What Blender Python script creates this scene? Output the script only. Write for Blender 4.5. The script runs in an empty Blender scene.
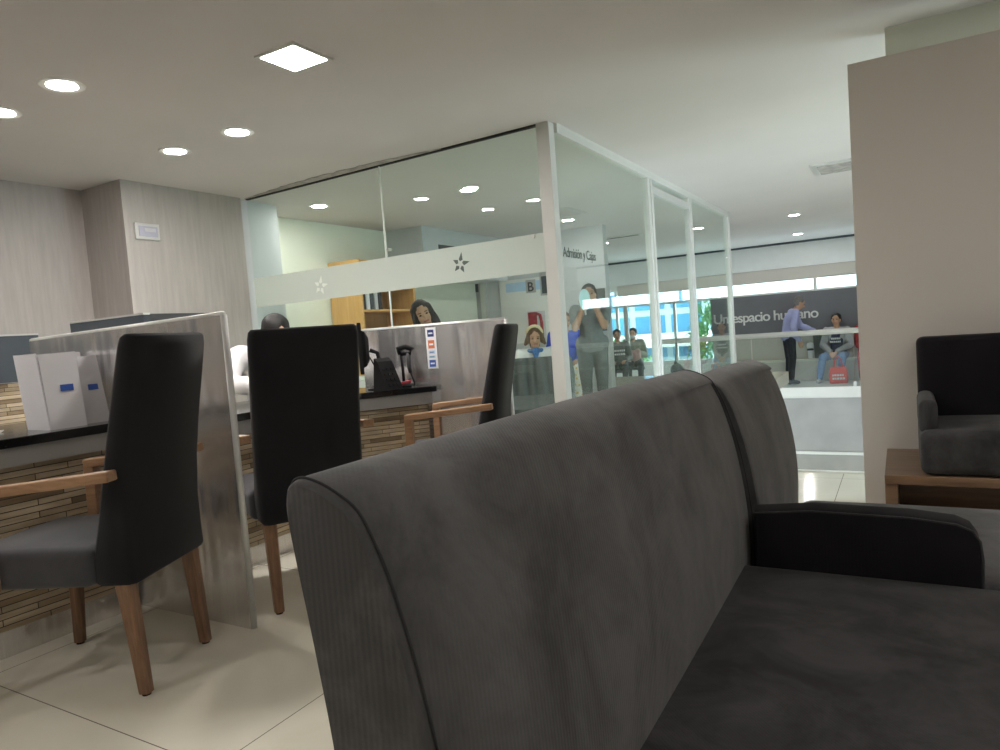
import bpy, bmesh, math, random
from mathutils import Vector, Matrix, Euler
random.seed(7)
S = bpy.context.scene
COL = S.collection
PI = math.pi

# ------------------------------------------------------------------ camera, world, sun, large lights, exposure
cam_d = bpy.data.cameras.new('camera')
cam = bpy.data.objects.new('camera', cam_d)
COL.objects.link(cam)
S.camera = cam
cam_d.sensor_width = 36.0
cam_d.lens = 24.98
cam_d.clip_start = 0.02
cam_d.clip_end = 200
def camera_axes(yaw, pitch, roll):
    cy, sy, cp, sp = math.cos(yaw), math.sin(yaw), math.cos(pitch), math.sin(pitch)
    f = Vector((sy*cp, cy*cp, sp)); r = Vector((cy, -sy, 0)); u = r.cross(f)
    return math.cos(roll)*r + math.sin(roll)*u, -math.sin(roll)*r + math.cos(roll)*u, f
_r, _u, _f = camera_axes(-math.radians(30.272), math.radians(-3.514), math.radians(-4.228))
m = Matrix(((_r.x, _u.x, -_f.x, 0), (_r.y, _u.y, -_f.y, 0), (_r.z, _u.z, -_f.z, 1.05), (0, 0, 0, 1)))
cam.matrix_world = m

W = bpy.data.worlds.new('world'); S.world = W
W.use_nodes = True
W.node_tree.nodes['Background'].inputs['Color'].default_value = (0.80, 0.92, 1.0, 1)
# brighter open sky on the side of the atrium window (+X)
_nt = W.node_tree
_tc = _nt.nodes.new('ShaderNodeTexCoord'); _sx = _nt.nodes.new('ShaderNodeSeparateXYZ'); _mr = _nt.nodes.new('ShaderNodeMapRange')
_nt.links.new(_tc.outputs['Generated'], _sx.inputs[0]); _nt.links.new(_sx.outputs[0], _mr.inputs['Value'])
_mr.inputs['From Min'].default_value = 0.1; _mr.inputs['From Max'].default_value = 0.7
_mr.inputs['To Min'].default_value = 1.7; _mr.inputs['To Max'].default_value = 8.0
_nt.links.new(_mr.outputs[0], _nt.nodes['Background'].inputs['Strength'])

def sky_portal(name, loc, rot, sx, sy):
    l = bpy.data.lights.new(name, 'AREA'); l.shape = 'RECTANGLE'; l.size = sx; l.size_y = sy
    l.cycles.is_portal = True
    o = bpy.data.objects.new(name, l); COL.objects.link(o)
    o.location = loc; o.rotation_euler = rot
    return o
# sky portals in the window of the atrium behind the right-hand wall and in the far window front
sky_portal('sky_portal', (2.72, 5.5, 1.27), (0, math.radians(90), 0), 2.05, 1.5)
sky_portal('sky_portal', (-2.25, 16.06, 0.955), (math.radians(-90), 0, 0), 9.9, 1.7)

S.view_settings.view_transform = 'Standard'
S.view_settings.look = 'None'
S.view_settings.gamma = 1.0
S.view_settings.use_curve_mapping = False
S.view_settings.exposure = 0.68
LAMP = 140.0

# ------------------------------------------------------------------ materials
def new_mat(name):
    mt = bpy.data.materials.new(name); mt.use_nodes = True
    nt = mt.node_tree; b = nt.nodes['Principled BSDF']
    return mt, nt, b
def node(nt, typ, **kw):
    n = nt.nodes.new(typ)
    for k, v in kw.items():
        if k in n.inputs.keys(): n.inputs[k].default_value = v
        else: setattr(n, k, v)
    return n
def coords(nt, scale=(1, 1, 1), rot=(0, 0, 0), kind='Object'):
    t = nt.nodes.new('ShaderNodeTexCoord'); mp = nt.nodes.new('ShaderNodeMapping')
    mp.inputs['Scale'].default_value = scale; mp.inputs['Rotation'].default_value = rot
    nt.links.new(t.outputs[kind], mp.inputs['Vector'])
    return mp.outputs['Vector']
def ramp(nt, fac, stops):
    r = nt.nodes.new('ShaderNodeValToRGB'); e = r.color_ramp.elements
    while len(e) < len(stops): e.new(0.5)
    for i, (p, c) in enumerate(stops):
        e[i].position = p; e[i].color = (*c, 1)
    nt.links.new(fac, r.inputs['Fac'])
    return r.outputs['Color']
def bump(nt, b, height, strength, dist=0.01):
    bp = nt.nodes.new('ShaderNodeBump'); bp.inputs['Strength'].default_value = strength; bp.inputs['Distance'].default_value = dist
    nt.links.new(height, bp.inputs['Height']); nt.links.new(bp.outputs['Normal'], b.inputs['Normal'])
def plain(name, col, rough=0.6, metal=0.0, var=0.06, vscale=6.0, spec=0.5, bumpy=0.0, bscale=60):
    mt, nt, b = new_mat(name)
    n = node(nt, 'ShaderNodeTexNoise', Scale=vscale, Detail=3.0)
    nt.links.new(coords(nt), n.inputs['Vector'])
    lo = tuple(c*(1-var) for c in col); hi = tuple(min(1, c*(1+var)) for c in col)
    nt.links.new(ramp(nt, n.outputs['Fac'], [(0.3, lo), (0.7, hi)]), b.inputs['Base Color'])
    b.inputs['Roughness'].default_value = rough; b.inputs['Metallic'].default_value = metal
    b.inputs['Specular IOR Level'].default_value = spec
    if bumpy:
        n2 = node(nt, 'ShaderNodeTexNoise', Scale=bscale, Detail=4.0)
        nt.links.new(coords(nt), n2.inputs['Vector']); bump(nt, b, n2.outputs['Fac'], bumpy, 0.004)
    return mt
def emit(name, col, strength):
    mt, nt, b = new_mat(name)
    b.inputs['Base Color'].default_value = (*col, 1)
    b.inputs['Emission Color'].default_value = (*col, 1); b.inputs['Emission Strength'].default_value = strength
    return mt
def velvet(name, col, rib=78.0, patch=1.0, sheen=0.25, ribs=0.25):
    mt, nt, b = new_mat(name)
    v = coords(nt)
    n = node(nt, 'ShaderNodeTexNoise', Scale=5.5, Detail=6.0, Roughness=0.68, Distortion=0.45)
    mp = coords(nt, (1.0, 1.1, 0.8), (0.8, 0, 0.2)); nt.links.new(mp, n.inputs['Vector'])
    lo = tuple(c*(1-0.35*patch) for c in col); hi = tuple(c*(1+0.35*patch) for c in col)
    nt.links.new(ramp(nt, n.outputs['Fac'], [(0.38, lo), (0.5, col), (0.62, hi)]), b.inputs['Base Color'])
    b.inputs['Roughness'].default_value = 0.85
    b.inputs['Specular IOR Level'].default_value = 0.15
    b.inputs['Sheen Weight'].default_value = sheen; b.inputs['Sheen Roughness'].default_value = 0.45
    w = node(nt, 'ShaderNodeTexWave', Scale=rib, Distortion=0.6, bands_direction='DIAGONAL')
    w.inputs['Detail'].default_value = 1.0
    mp2 = coords(nt, (1, 1, 0.0)); nt.links.new(mp2, w.inputs['Vector'])
    n3 = node(nt, 'ShaderNodeTexNoise', Scale=420.0, Detail=2.0); nt.links.new(v, n3.inputs['Vector'])
    mx = node(nt, 'ShaderNodeMath', operation='ADD'); nt.links.new(w.outputs['Fac'], mx.inputs[0]); nt.links.new(n3.outputs['Fac'], mx.inputs[1])
    bump(nt, b, mx.outputs[0], ribs, 0.002)
    return mt
def wood(name, c1, c2, scale=9.0, rot=(0, 0, 0), rough=0.45, stretch=(6, 6, 0.6)):
    mt, nt, b = new_mat(name)
    n = node(nt, 'ShaderNodeTexNoise', Scale=scale, Detail=6.0, Roughness=0.62, Distortion=0.8)
    nt.links.new(coords(nt, stretch, rot), n.inputs['Vector'])
    nt.links.new(ramp(nt, n.outputs['Fac'], [(0.32, c1), (0.68, c2)]), b.inputs['Base Color'])
    b.inputs['Roughness'].default_value = rough
    bump(nt, b, n.outputs['Fac'], 0.12, 0.003)
    return mt
def steel(name, horiz):
    mt, nt, b = new_mat(name)
    b.inputs['Metallic'].default_value = 0.82
    st = (1, 1, 0.12)
    n = node(nt, 'ShaderNodeTexNoise', Scale=4.0, Detail=2.0, Distortion=0.4); nt.links.new(coords(nt, st), n.inputs['Vector'])
    n2 = node(nt, 'ShaderNodeTexNoise', Scale=260.0, Detail=2.0); nt.links.new(coords(nt, (1, 1, 0.02)), n2.inputs['Vector'])
    nt.links.new(ramp(nt, n2.outputs['Fac'], [(0.3, (0.74, 0.725, 0.72)), (0.7, (0.84, 0.825, 0.82))]), b.inputs['Base Color'])
    b.inputs['Roughness'].default_value = 0.27
    b.inputs['Anisotropic'].default_value = 0.8
    tg = nt.nodes.new('ShaderNodeTangent'); tg.direction_type = 'RADIAL'; tg.axis = 'Z'
    nt.links.new(tg.outputs['Tangent'], b.inputs['Tangent'])
    bump(nt, b, n.outputs['Fac'], 1.0, 0.07)
    return mt
def glass(name, tint=(0.945, 0.985, 0.965), base=0.035):
    mt = bpy.data.materials.new(name); mt.use_nodes = True; nt = mt.node_tree
    nt.nodes.clear()
    out = nt.nodes.new('ShaderNodeOutputMaterial')
    tr = node(nt, 'ShaderNodeBsdfTransparent', Color=(*tint, 1)); gl = node(nt, 'ShaderNodeBsdfGlossy', Color=(0.95, 1, 0.98, 1), Roughness=0.0)
    lw = node(nt, 'ShaderNodeLayerWeight', Blend=0.5)
    p = node(nt, 'ShaderNodeMath', operation='POWER'); p.inputs[1].default_value = 5.0; nt.links.new(lw.outputs['Facing'], p.inputs[0])
    ma = node(nt, 'ShaderNodeMath', operation='MULTIPLY_ADD'); ma.inputs[1].default_value = 0.9; ma.inputs[2].default_value = base
    nt.links.new(p.outputs[0], ma.inputs[0])
    mx = nt.nodes.new('ShaderNodeMixShader'); nt.links.new(ma.outputs[0], mx.inputs[0]); nt.links.new(tr.outputs[0], mx.inputs[1]); nt.links.new(gl.outputs[0], mx.inputs[2])
    nt.links.new(mx.outputs[0], out.inputs['Surface'])
    return mt
def frosted(name, col, through=0.25):
    mt = bpy.data.materials.new(name); mt.use_nodes = True; nt = mt.node_tree
    nt.nodes.clear()
    out = nt.nodes.new('ShaderNodeOutputMaterial')
    tr = node(nt, 'ShaderNodeBsdfTransparent', Color=(1, 1, 1, 1)); df = node(nt, 'ShaderNodeBsdfDiffuse', Color=(*col, 1)); tl = node(nt, 'ShaderNodeBsdfTranslucent', Color=(*col, 1))
    a = nt.nodes.new('ShaderNodeMixShader'); a.inputs[0].default_value = 0.5; nt.links.new(df.outputs[0], a.inputs[1]); nt.links.new(tl.outputs[0], a.inputs[2])
    c = nt.nodes.new('ShaderNodeMixShader'); c.inputs[0].default_value = through; nt.links.new(a.outputs[0], c.inputs[1]); nt.links.new(tr.outputs[0], c.inputs[2])
    nt.links.new(c.outputs[0], out.inputs['Surface'])
    return mt
def tile_floor(name):
    mt, nt, b = new_mat(name)
    g = nt.nodes.new('ShaderNodeTexCoord'); sp = nt.nodes.new('ShaderNodeSeparateXYZ'); nt.links.new(g.outputs['Object'], sp.inputs[0])
    def line(out, off):
        a = node(nt, 'ShaderNodeMath', operation='ADD'); a.inputs[1].default_value = off; nt.links.new(out, a.inputs[0])
        d = node(nt, 'ShaderNodeMath', operation='DIVIDE'); d.inputs[1].default_value = 1.2; nt.links.new(a.outputs[0], d.inputs[0])
        f = node(nt, 'ShaderNodeMath', operation='FRACT'); nt.links.new(d.outputs[0], f.inputs[0])
        l = node(nt, 'ShaderNodeMath', operation='LESS_THAN'); l.inputs[1].default_value = 0.0028; nt.links.new(f.outputs[0], l.inputs[0])
        return l.outputs[0]
    mx = node(nt, 'ShaderNodeMath', operation='MAXIMUM'); nt.links.new(line(sp.outputs[0], 1.552+12), mx.inputs[0]); nt.links.new(line(sp.outputs[1], -1.067+12), mx.inputs[1])
    n = node(nt, 'ShaderNodeTexNoise', Scale=1.6, Detail=5.0, Distortion=1.2); nt.links.new(coords(nt), n.inputs['Vector'])
    base = ramp(nt, n.outputs['Fac'], [(0.3, (0.75, 0.71, 0.585)), (0.7, (0.83, 0.795, 0.675))])
    mc = node(nt, 'ShaderNodeMixRGB'); nt.links.new(mx.outputs[0], mc.inputs[0]); nt.links.new(base, mc.inputs[1]); mc.inputs[2].default_value = (0.2, 0.17, 0.13, 1)
    nt.links.new(mc.outputs[0], b.inputs['Base Color'])
    b.inputs['Roughness'].default_value = 0.11; b.inputs['Specular IOR Level'].default_value = 0.6
    return mt
def ledger(name):
    mt, nt, b = new_mat(name)
    g = nt.nodes.new('ShaderNodeTexCoord'); sp = nt.nodes.new('ShaderNodeSeparateXYZ'); nt.links.new(g.outputs['Object'], sp.inputs[0])
    ad = node(nt, 'ShaderNodeMath', operation='ADD'); nt.links.new(sp.outputs[0], ad.inputs[0]); nt.links.new(sp.outputs[1], ad.inputs[1])
    cb = nt.nodes.new('ShaderNodeCombineXYZ'); nt.links.new(ad.outputs[0], cb.inputs[0]); nt.links.new(sp.outputs[2], cb.inputs[1])
    br = nt.nodes.new('ShaderNodeTexBrick'); nt.links.new(cb.outputs[0], br.inputs['Vector'])
    br.inputs['Scale'].default_value = 1.0; br.inputs['Brick Width'].default_value = 0.26; br.inputs['Row Height'].default_value = 0.024
    br.inputs['Mortar Size'].default_value = 0.0018; br.inputs['Mortar Smooth'].default_value = 0.2; br.offset = 0.37; br.squash = 1.7; br.squash_frequency = 3
    br.inputs['Color1'].default_value = (0.0, 0, 0, 1); br.inputs['Color2'].default_value = (1, 1, 1, 1); br.inputs['Mortar'].default_value = (0.5, 0.5, 0.5, 1)
    col = ramp(nt, br.outputs['Color'], [(0.0, (0.24, 0.165, 0.095)), (0.3, (0.52, 0.41, 0.27)), (0.6, (0.74, 0.63, 0.46)), (1.0, (0.44, 0.36, 0.25))])
    n = node(nt, 'ShaderNodeTexNoise', Scale=7.0, Detail=6.0); nt.links.new(coords(nt, (1, 1, 7)), n.inputs['Vector'])
    mm = node(nt, 'ShaderNodeMixRGB', blend_type='MULTIPLY'); mm.inputs[0].default_value = 0.75
    nt.links.new(col, mm.inputs[1]); nt.links.new(ramp(nt, n.outputs['Fac'], [(0.3, (0.55, 0.5, 0.45)), (0.65, (1, 1, 1))]), mm.inputs[2])
    dk = node(nt, 'ShaderNodeMixRGB'); nt.links.new(br.outputs['Fac'], dk.inputs[0]); nt.links.new(mm.outputs[0], dk.inputs[1]); dk.inputs[2].default_value = (0.07, 0.05, 0.03, 1)
    nt.links.new(dk.outputs[0], b.inputs['Base Color'])
    b.inputs['Roughness'].default_value = 0.7
    h = node(nt, 'ShaderNodeMath', operation='SUBTRACT'); nt.links.new(br.outputs['Color'], h.inputs[0]); nt.links.new(br.outputs['Fac'], h.inputs[1])
    bump(nt, b, h.outputs[0], 0.7, 0.012)
    return mt
def wallpaper(name, c1, c2):
    mt, nt, b = new_mat(name)
    n = node(nt, 'ShaderNodeTexNoise', Scale=24.0, Detail=4.0, Roughness=0.6); nt.links.new(coords(nt, (1, 1, 0.1)), n.inputs['Vector'])
    nt.links.new(ramp(nt, n.outputs['Fac'], [(0.3, c1), (0.7, c2)]), b.inputs['Base Color'])
    b.inputs['Roughness'].default_value = 0.55
    return mt

M = {}
M['ceiling'] = plain('ceiling_paint', (0.64, 0.61, 0.60), 0.9, var=0.02, vscale=1.5)
M['wallpaper'] = wallpaper('taupe_wallpaper', (0.40, 0.37, 0.345), (0.47, 0.44, 0.415))
M['wall'] = plain('beige_wall_paint', (0.63, 0.60, 0.555), 0.85, var=0.02, vscale=1.0)
M['cream'] = plain('cream_wall_paint', (0.74, 0.76, 0.66), 0.85, var=0.02)
M['greywall'] = plain('pale_grey_paint', (0.55, 0.57, 0.58), 0.8, var=0.02)
M['white'] = plain('white_paint', (0.78, 0.78, 0.76), 0.5, var=0.02)
M['floor'] = tile_floor('polished_cream_tile')
M['sign_grey'] = plain('slate_grey_panel', (0.16, 0.16, 0.175), 0.6, var=0.04)
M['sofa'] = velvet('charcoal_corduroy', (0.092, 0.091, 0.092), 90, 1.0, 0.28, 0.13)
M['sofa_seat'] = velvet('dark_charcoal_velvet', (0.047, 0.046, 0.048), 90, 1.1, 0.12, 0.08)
M['sofa_black'] = velvet('black_velvet', (0.011, 0.010, 0.012), 90, 0.4, 0.04, 0.08)
M['chair_black'] = velvet('chair_black_fabric', (0.016, 0.016, 0.018), 120, 0.25, 0.10, 0.1)
M['chair_seat'] = velvet('chair_seat_fabric', (0.06, 0.06, 0.065), 120, 0.4, 0.25, 0.1)
M['walnut'] = wood('walnut_leg', (0.15, 0.078, 0.042), (0.28, 0.155, 0.085))
M['oak'] = wood('honey_oak_arm', (0.27, 0.145, 0.075), (0.42, 0.25, 0.14), stretch=(6, 0.6, 6))
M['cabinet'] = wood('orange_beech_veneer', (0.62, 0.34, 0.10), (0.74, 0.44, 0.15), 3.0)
M['cabinet_shaded'] = wood('orange_beech_shaded', (0.34, 0.17, 0.05), (0.42, 0.22, 0.07), 3.0)  # same beech darkened: shade inside the bookcase put into the colour
M['bench'] = wood('walnut_bench', (0.12, 0.07, 0.04), (0.24, 0.145, 0.085), 5.0, stretch=(0.5, 5, 5), rough=0.3)
M['steel'] = steel('brushed_steel', True)
M['alu'] = plain('satin_aluminium', (0.62, 0.62, 0.60), 0.4, 0.35, 0.03)
M['alu_white'] = plain('white_aluminium', (0.62, 0.62, 0.585), 0.4, 0.0, 0.02)
M['stone'] = ledger('ledger_strip_cladding')
M['black_gloss'] = plain('black_granite', (0.012, 0.012, 0.013), 0.12, 0, 0.2, 90)
M['grey_band'] = plain('grey_laminate', (0.42, 0.42, 0.41), 0.45, 0, 0.03)
M['slate'] = plain('blue_grey_laminate', (0.060, 0.075, 0.090), 0.5, 0, 0.04)
M['slate_dark'] = plain('dark_grey_laminate', (0.05, 0.052, 0.056), 0.5, 0, 0.04)
M['black'] = plain('black_plastic', (0.010, 0.010, 0.011), 0.55, 0, 0.1, spec=0.2)
M['dark'] = plain('dark_grey_plastic', (0.03, 0.03, 0.033), 0.5, 0, 0.1)
M['paper'] = plain('white_card', (0.80, 0.79, 0.82), 0.6, 0, 0.03)
M['paper_grey'] = plain('light_grey_card', (0.60, 0.59, 0.61), 0.6, 0, 0.03)
M['blue'] = plain('blue_print', (0.03, 0.10, 0.42), 0.5, 0, 0.05)
M['navy'] = plain('navy_print', (0.015, 0.03, 0.17), 0.5, 0, 0.05)
M['orange'] = plain('orange_print', (0.62, 0.17, 0.07), 0.5, 0, 0.05)
M['teal'] = plain('pale_teal_print', (0.35, 0.58, 0.66), 0.5, 0, 0.05)
M['pale_blue'] = plain('pale_blue_print', (0.45, 0.62, 0.80), 0.5, 0, 0.05)
M['red'] = plain('red_print', (0.33, 0.035, 0.05), 0.5, 0, 0.05)
M['glass'] = glass('clear_glass')
M['glass_far'] = glass('balustrade_glass', (0.86, 0.89, 0.87), 0.015)
M['frost'] = frosted('frosted_film', (0.80, 0.84, 0.80), 0.22)
M['film_dark'] = plain('grey_vinyl', (0.10, 0.12, 0.11), 0.6)
M['film_white'] = plain('white_vinyl', (0.85, 0.87, 0.82), 0.6)
M['lamp'] = emit('lamp_diffuser', (1.0, 0.955, 0.915), LAMP)
M['panel_gloss'] = plain('glossy_grey_fascia', (0.27, 0.26, 0.24), 0.12, 0, 0.12, 2.0, spec=0.8)
M['drape'] = plain('grey_cloth', (0.13, 0.135, 0.135), 0.8, 0, 0.08, 10, bumpy=0.2)
M['skin'] = plain('skin', (0.50, 0.29, 0.19), 0.55, 0, 0.06, 8)
M['skin_light'] = plain('light_skin', (0.60, 0.35, 0.23), 0.55, 0, 0.06, 8)
M['hair'] = plain('black_hair', (0.008, 0.007, 0.007), 0.6, 0, 0.3, 60, bumpy=0.5, bscale=120)
M['hair_brown'] = plain('brown_hair', (0.10, 0.05, 0.02), 0.45, 0, 0.3, 60, bumpy=0.5, bscale=120)
M['hair_grey'] = plain('grey_hair', (0.16, 0.155, 0.15), 0.6, 0, 0.3, 60, bumpy=0.5, bscale=120)
M['shirt_white'] = plain('white_cotton', (0.80, 0.80, 0.80), 0.8, 0, 0.03, 12, bumpy=0.3, bscale=25)
M['shirt_lilac'] = plain('lilac_cotton', (0.36, 0.38, 0.62), 0.8, 0, 0.05, 12, bumpy=0.3, bscale=25)
M['olive'] = plain('grey_green_knit', (0.20, 0.22, 0.17), 0.9, 0, 0.1, 20, bumpy=0.4)
M['grey_cloth'] = plain('grey_jersey', (0.22, 0.23, 0.23), 0.9, 0, 0.1, 15, bumpy=0.3)
M['cardigan'] = plain('pale_grey_cardigan', (0.42, 0.42, 0.45), 0.9, 0, 0.06, 18, bumpy=0.4)
M['navy_cloth'] = plain('navy_cotton', (0.03, 0.04, 0.09), 0.9, 0, 0.1, 15)
M['trousers'] = plain('dark_trousers', (0.016, 0.018, 0.03), 0.85, 0, 0.15, 15)
M['denim'] = plain('light_denim', (0.16, 0.27, 0.50), 0.9, 0, 0.15, 20)
M['red_cloth'] = plain('red_fabric', (0.42, 0.025, 0.035), 0.85, 0, 0.12, 15)
M['red_bag'] = plain('red_bag_fabric', (0.75, 0.07, 0.05), 0.6, 0, 0.06, 15)
M['scarf'] = plain('blue_scarf_cloth', (0.06, 0.17, 0.42), 0.8, 0, 0.3, 40)
M['headband'] = plain('cream_headband', (0.80, 0.70, 0.45), 0.8, 0, 0.08)
M['blue_cloth'] = plain('bright_blue_cloth', (0.02, 0.06, 0.55), 0.8, 0, 0.1)
M['pink'] = plain('dusty_pink_cloth', (0.48, 0.27, 0.26), 0.8, 0, 0.1)
M['shoe'] = plain('dark_shoe', (0.02, 0.02, 0.02), 0.5)
M['shoe_white'] = plain('pale_shoe', (0.6, 0.6, 0.62), 0.6)
M['lips'] = plain('lips', (0.42, 0.14, 0.12), 0.5)
M['eye'] = plain('dark_eye', (0.02, 0.015, 0.01), 0.2)
M['oval'] = plain('pale_cyan_gloss', (0.62, 0.90, 0.95), 0.15)
M['facade'] = plain('pale_blue_facade', (0.50, 0.66, 0.75), 0.7, 0, 0.05)
M['facade_glass'] = plain('blue_facade_glass', (0.06, 0.25, 0.42), 0.15, 0, 0.3, 0.6)
M['leaf'] = plain('leaf_green', (0.10, 0.28, 0.09), 0.7, 0, 0.4, 9)
M['bark'] = plain('bark', (0.10, 0.07, 0.05), 0.9)
M['asphalt'] = plain('pale_paving', (0.45, 0.45, 0.44), 0.9)
M['dark_green'] = plain('dark_grey_green', (0.085, 0.10, 0.095), 0.6)
M['plaster'] = plain('rough_grey_plaster', (0.40, 0.38, 0.36), 0.95, 0, 0.25, 14, bumpy=0.8, bscale=30)
M['seam'] = plain('dark_gap', (0.035, 0.033, 0.03), 0.9)

# floral print
mt, nt, b = new_mat('floral_print')
vz = node(nt, 'ShaderNodeTexVoronoi', Scale=18.0); nt.links.new(coords(nt), vz.inputs['Vector'])
nt.links.new(ramp(nt, vz.outputs['Distance'], [(0.0, (0.75, 0.25, 0.10)), (0.22, (0.75, 0.6, 0.1)), (0.36, (0.85, 0.84, 0.76))]), b.inputs['Base Color'])
M['floral'] = mt

# ------------------------------------------------------------------ mesh helpers
class MB:
    def __init__(self): self.bm = bmesh.new()
    def box(self, c, s, rot=None, bevel=0.0, seg=2):
        t = bmesh.new(); bmesh.ops.create_cube(t, size=1.0)
        bmesh.ops.scale(t, vec=s, verts=t.verts)
        if bevel: bmesh.ops.bevel(t, geom=t.edges[:], offset=bevel, segments=seg, profile=0.5, affect='EDGES')
        if rot is not None: bmesh.ops.rotate(t, cent=(0, 0, 0), matrix=rot.to_matrix() if hasattr(rot, 'to_matrix') else rot, verts=t.verts)
        bmesh.ops.translate(t, vec=c, verts=t.verts)
        return self.add(t)
    def add(self, t):
        me = bpy.data.meshes.new('tmp'); t.to_mesh(me); t.free(); self.bm.from_mesh(me); bpy.data.meshes.remove(me); return self
    def prism(self, poly, z0, z1, bevel=0.0, seg=2):
        t = bmesh.new()
        a = [t.verts.new((x, y, z0)) for x, y in poly]; c = [t.verts.new((x, y, z1)) for x, y in poly]
        n = len(poly)
        t.faces.new(a[::-1]); t.faces.new(c)
        for i in range(n): t.faces.new((a[i], a[(i+1) % n], c[(i+1) % n], c[i]))
        bmesh.ops.recalc_face_normals(t, faces=t.faces)
        if bevel: bmesh.ops.bevel(t, geom=t.edges[:], offset=bevel, segments=seg, profile=0.5, affect='EDGES')
        return self.add(t)
    def loft(self, rings, caps=True):
        bm = self.bm; R = [[bm.verts.new(p) for p in r] for r in rings]
        n = len(R[0])
        fs = []
        for i in range(len(R)-1):
            for j in range(n): fs.append(bm.faces.new((R[i][j], R[i][(j+1) % n], R[i+1][(j+1) % n], R[i+1][j])))
        if caps: fs.append(bm.faces.new(R[0][::-1])); fs.append(bm.faces.new(R[-1]))
        bmesh.ops.recalc_face_normals(bm, faces=fs)
        return self
    def tube(self, pts, rad, n=10, caps=True):
        pts = [Vector(p) for p in pts]
        rads = rad if isinstance(rad, (list, tuple)) else [rad]*len(pts)
        rings = []; ref = None
        for i, p in enumerate(pts):
            d = (pts[min(i+1, len(pts)-1)] - pts[max(i-1, 0)]).normalized()
            if ref is None or abs(ref.dot(d)) > 0.95: ref = Vector((0, 0, 1)) if abs(d.z) < 0.9 else Vector((1, 0, 0))
            a = d.cross(ref).normalized(); c = a.cross(d).normalized(); ref = c
            rings.append([p + rads[i]*(math.cos(2*PI*k/n)*a + math.sin(2*PI*k/n)*c) for k in range(n)])
        return self.loft(rings, caps)
    def lathe(self, prof, c=(0, 0, 0), n=24):
        c = Vector(c)
        return self.loft([[c + Vector((r*math.cos(2*PI*k/n), r*math.sin(2*PI*k/n), z)) for k in range(n)] for r, z in prof])
    def capsule(self, a, b, ra, rb, n=10):
        a = Vector(a); b = Vector(b); d = b - a; L = d.length
        if L < 1e-5: d = Vector((0, 0, 1)); L = 1e-5
        d = d.normalized()
        ref = Vector((0, 0, 1)) if abs(d.z) < 0.9 else Vector((1, 0, 0))
        u = d.cross(ref).normalized(); v = d.cross(u).normalized()
        rings = []
        for k in (-85, -55, -25): t = math.radians(k); rings.append((a + d*ra*math.sin(t), ra*math.cos(t)))
        for k in (0,): rings.append((a, ra)); rings.append((b, rb))
        for k in (25, 55, 85): t = math.radians(k); rings.append((b + d*rb*math.sin(t), rb*math.cos(t)))
        return self.loft([[p + r*(math.cos(2*PI*j/n)*u + math.sin(2*PI*j/n)*v) for j in range(n)] for p, r in rings])
    def ell(self, c, r, rot=None, n=14):
        t = bmesh.new(); bmesh.ops.create_uvsphere(t, u_segments=n, v_segments=max(8, n*2//3), radius=1.0)
        bmesh.ops.scale(t, vec=r, verts=t.verts)
        if rot is not None: bmesh.ops.rotate(t, cent=(0, 0, 0), matrix=rot, verts=t.verts)
        bmesh.ops.translate(t, vec=c, verts=t.verts)
        return self.add(t)
    def build(self, name, mat, parent=None, smooth=False, loc=None, rotz=0.0, mods=None):
        me = bpy.data.meshes.new(name); self.bm.normal_update(); self.bm.to_mesh(me); self.bm.free()
        me.materials.append(mat)
        for p in me.polygons: p.use_smooth = bool(smooth)
        if smooth and smooth is not True: me.set_sharp_from_angle(angle=math.radians(smooth))
        o = bpy.data.objects.new(name, me); COL.objects.link(o)
        if parent is not None: o.parent = parent
        if loc is not None: o.location = loc
        if rotz: o.rotation_euler.z = rotz
        return o

def tag(o, label=None, cat=None, group=None, kind=None):
    if label: o['label'] = label
    if cat: o['category'] = cat
    if group: o['group'] = group
    if kind: o['kind'] = kind
    return o
def thing(name, label, cat, loc=(0, 0, 0), rotz=0.0, group=None):
    o = bpy.data.objects.new(name, None); COL.objects.link(o); o.empty_display_size = 0.05
    o.location = loc; o.rotation_euler.z = rotz
    return tag(o, label, cat, group)
def struct(o): o['kind'] = 'structure'; return o
def bx(name, lo, hi, mat, parent=None, bevel=0.0, smooth=False):
    c = [(a+b)/2 for a, b in zip(lo, hi)]; s = [abs(b-a) for a, b in zip(lo, hi)]
    return MB().box(c, s, None, bevel).build(name, mat, parent, smooth)
def copy_tree(o, parent=None):
    c = o.copy(); COL.objects.link(c)
    if parent is not None: c.parent = parent
    for ch in [x for x in bpy.data.objects if x.parent == o]: copy_tree(ch, c)
    return c
def remesh(mb, name, mat, voxel, parent=None, smooth_it=3, noise=0.0, nscale=6.0):
    me = bpy.data.meshes.new(name); mb.bm.normal_update(); mb.bm.to_mesh(me); mb.bm.free()
    o = bpy.data.objects.new(name, me); COL.objects.link(o)
    r = o.modifiers.new('r', 'REMESH'); r.mode = 'VOXEL'; r.voxel_size = voxel
    s = o.modifiers.new('s', 'SMOOTH'); s.factor = 0.5; s.iterations = smooth_it
    dg = bpy.context.evaluated_depsgraph_get()
    me2 = bpy.data.meshes.new_from_object(o.evaluated_get(dg))
    o.modifiers.clear(); o.data = me2; bpy.data.meshes.remove(me)
    if noise:
        from mathutils import noise as NZ
        for v in me2.vertices:
            p = v.co*nscale; v.co += v.normal*noise*(NZ.noise(Vector((p.x*1.6, p.y*1.6, p.z*0.5))))
    me2.name = name; me2.materials.clear(); me2.materials.append(mat)
    for p in me2.polygons: p.use_smooth = True
    if parent is not None: o.parent = parent
    return o
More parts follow.
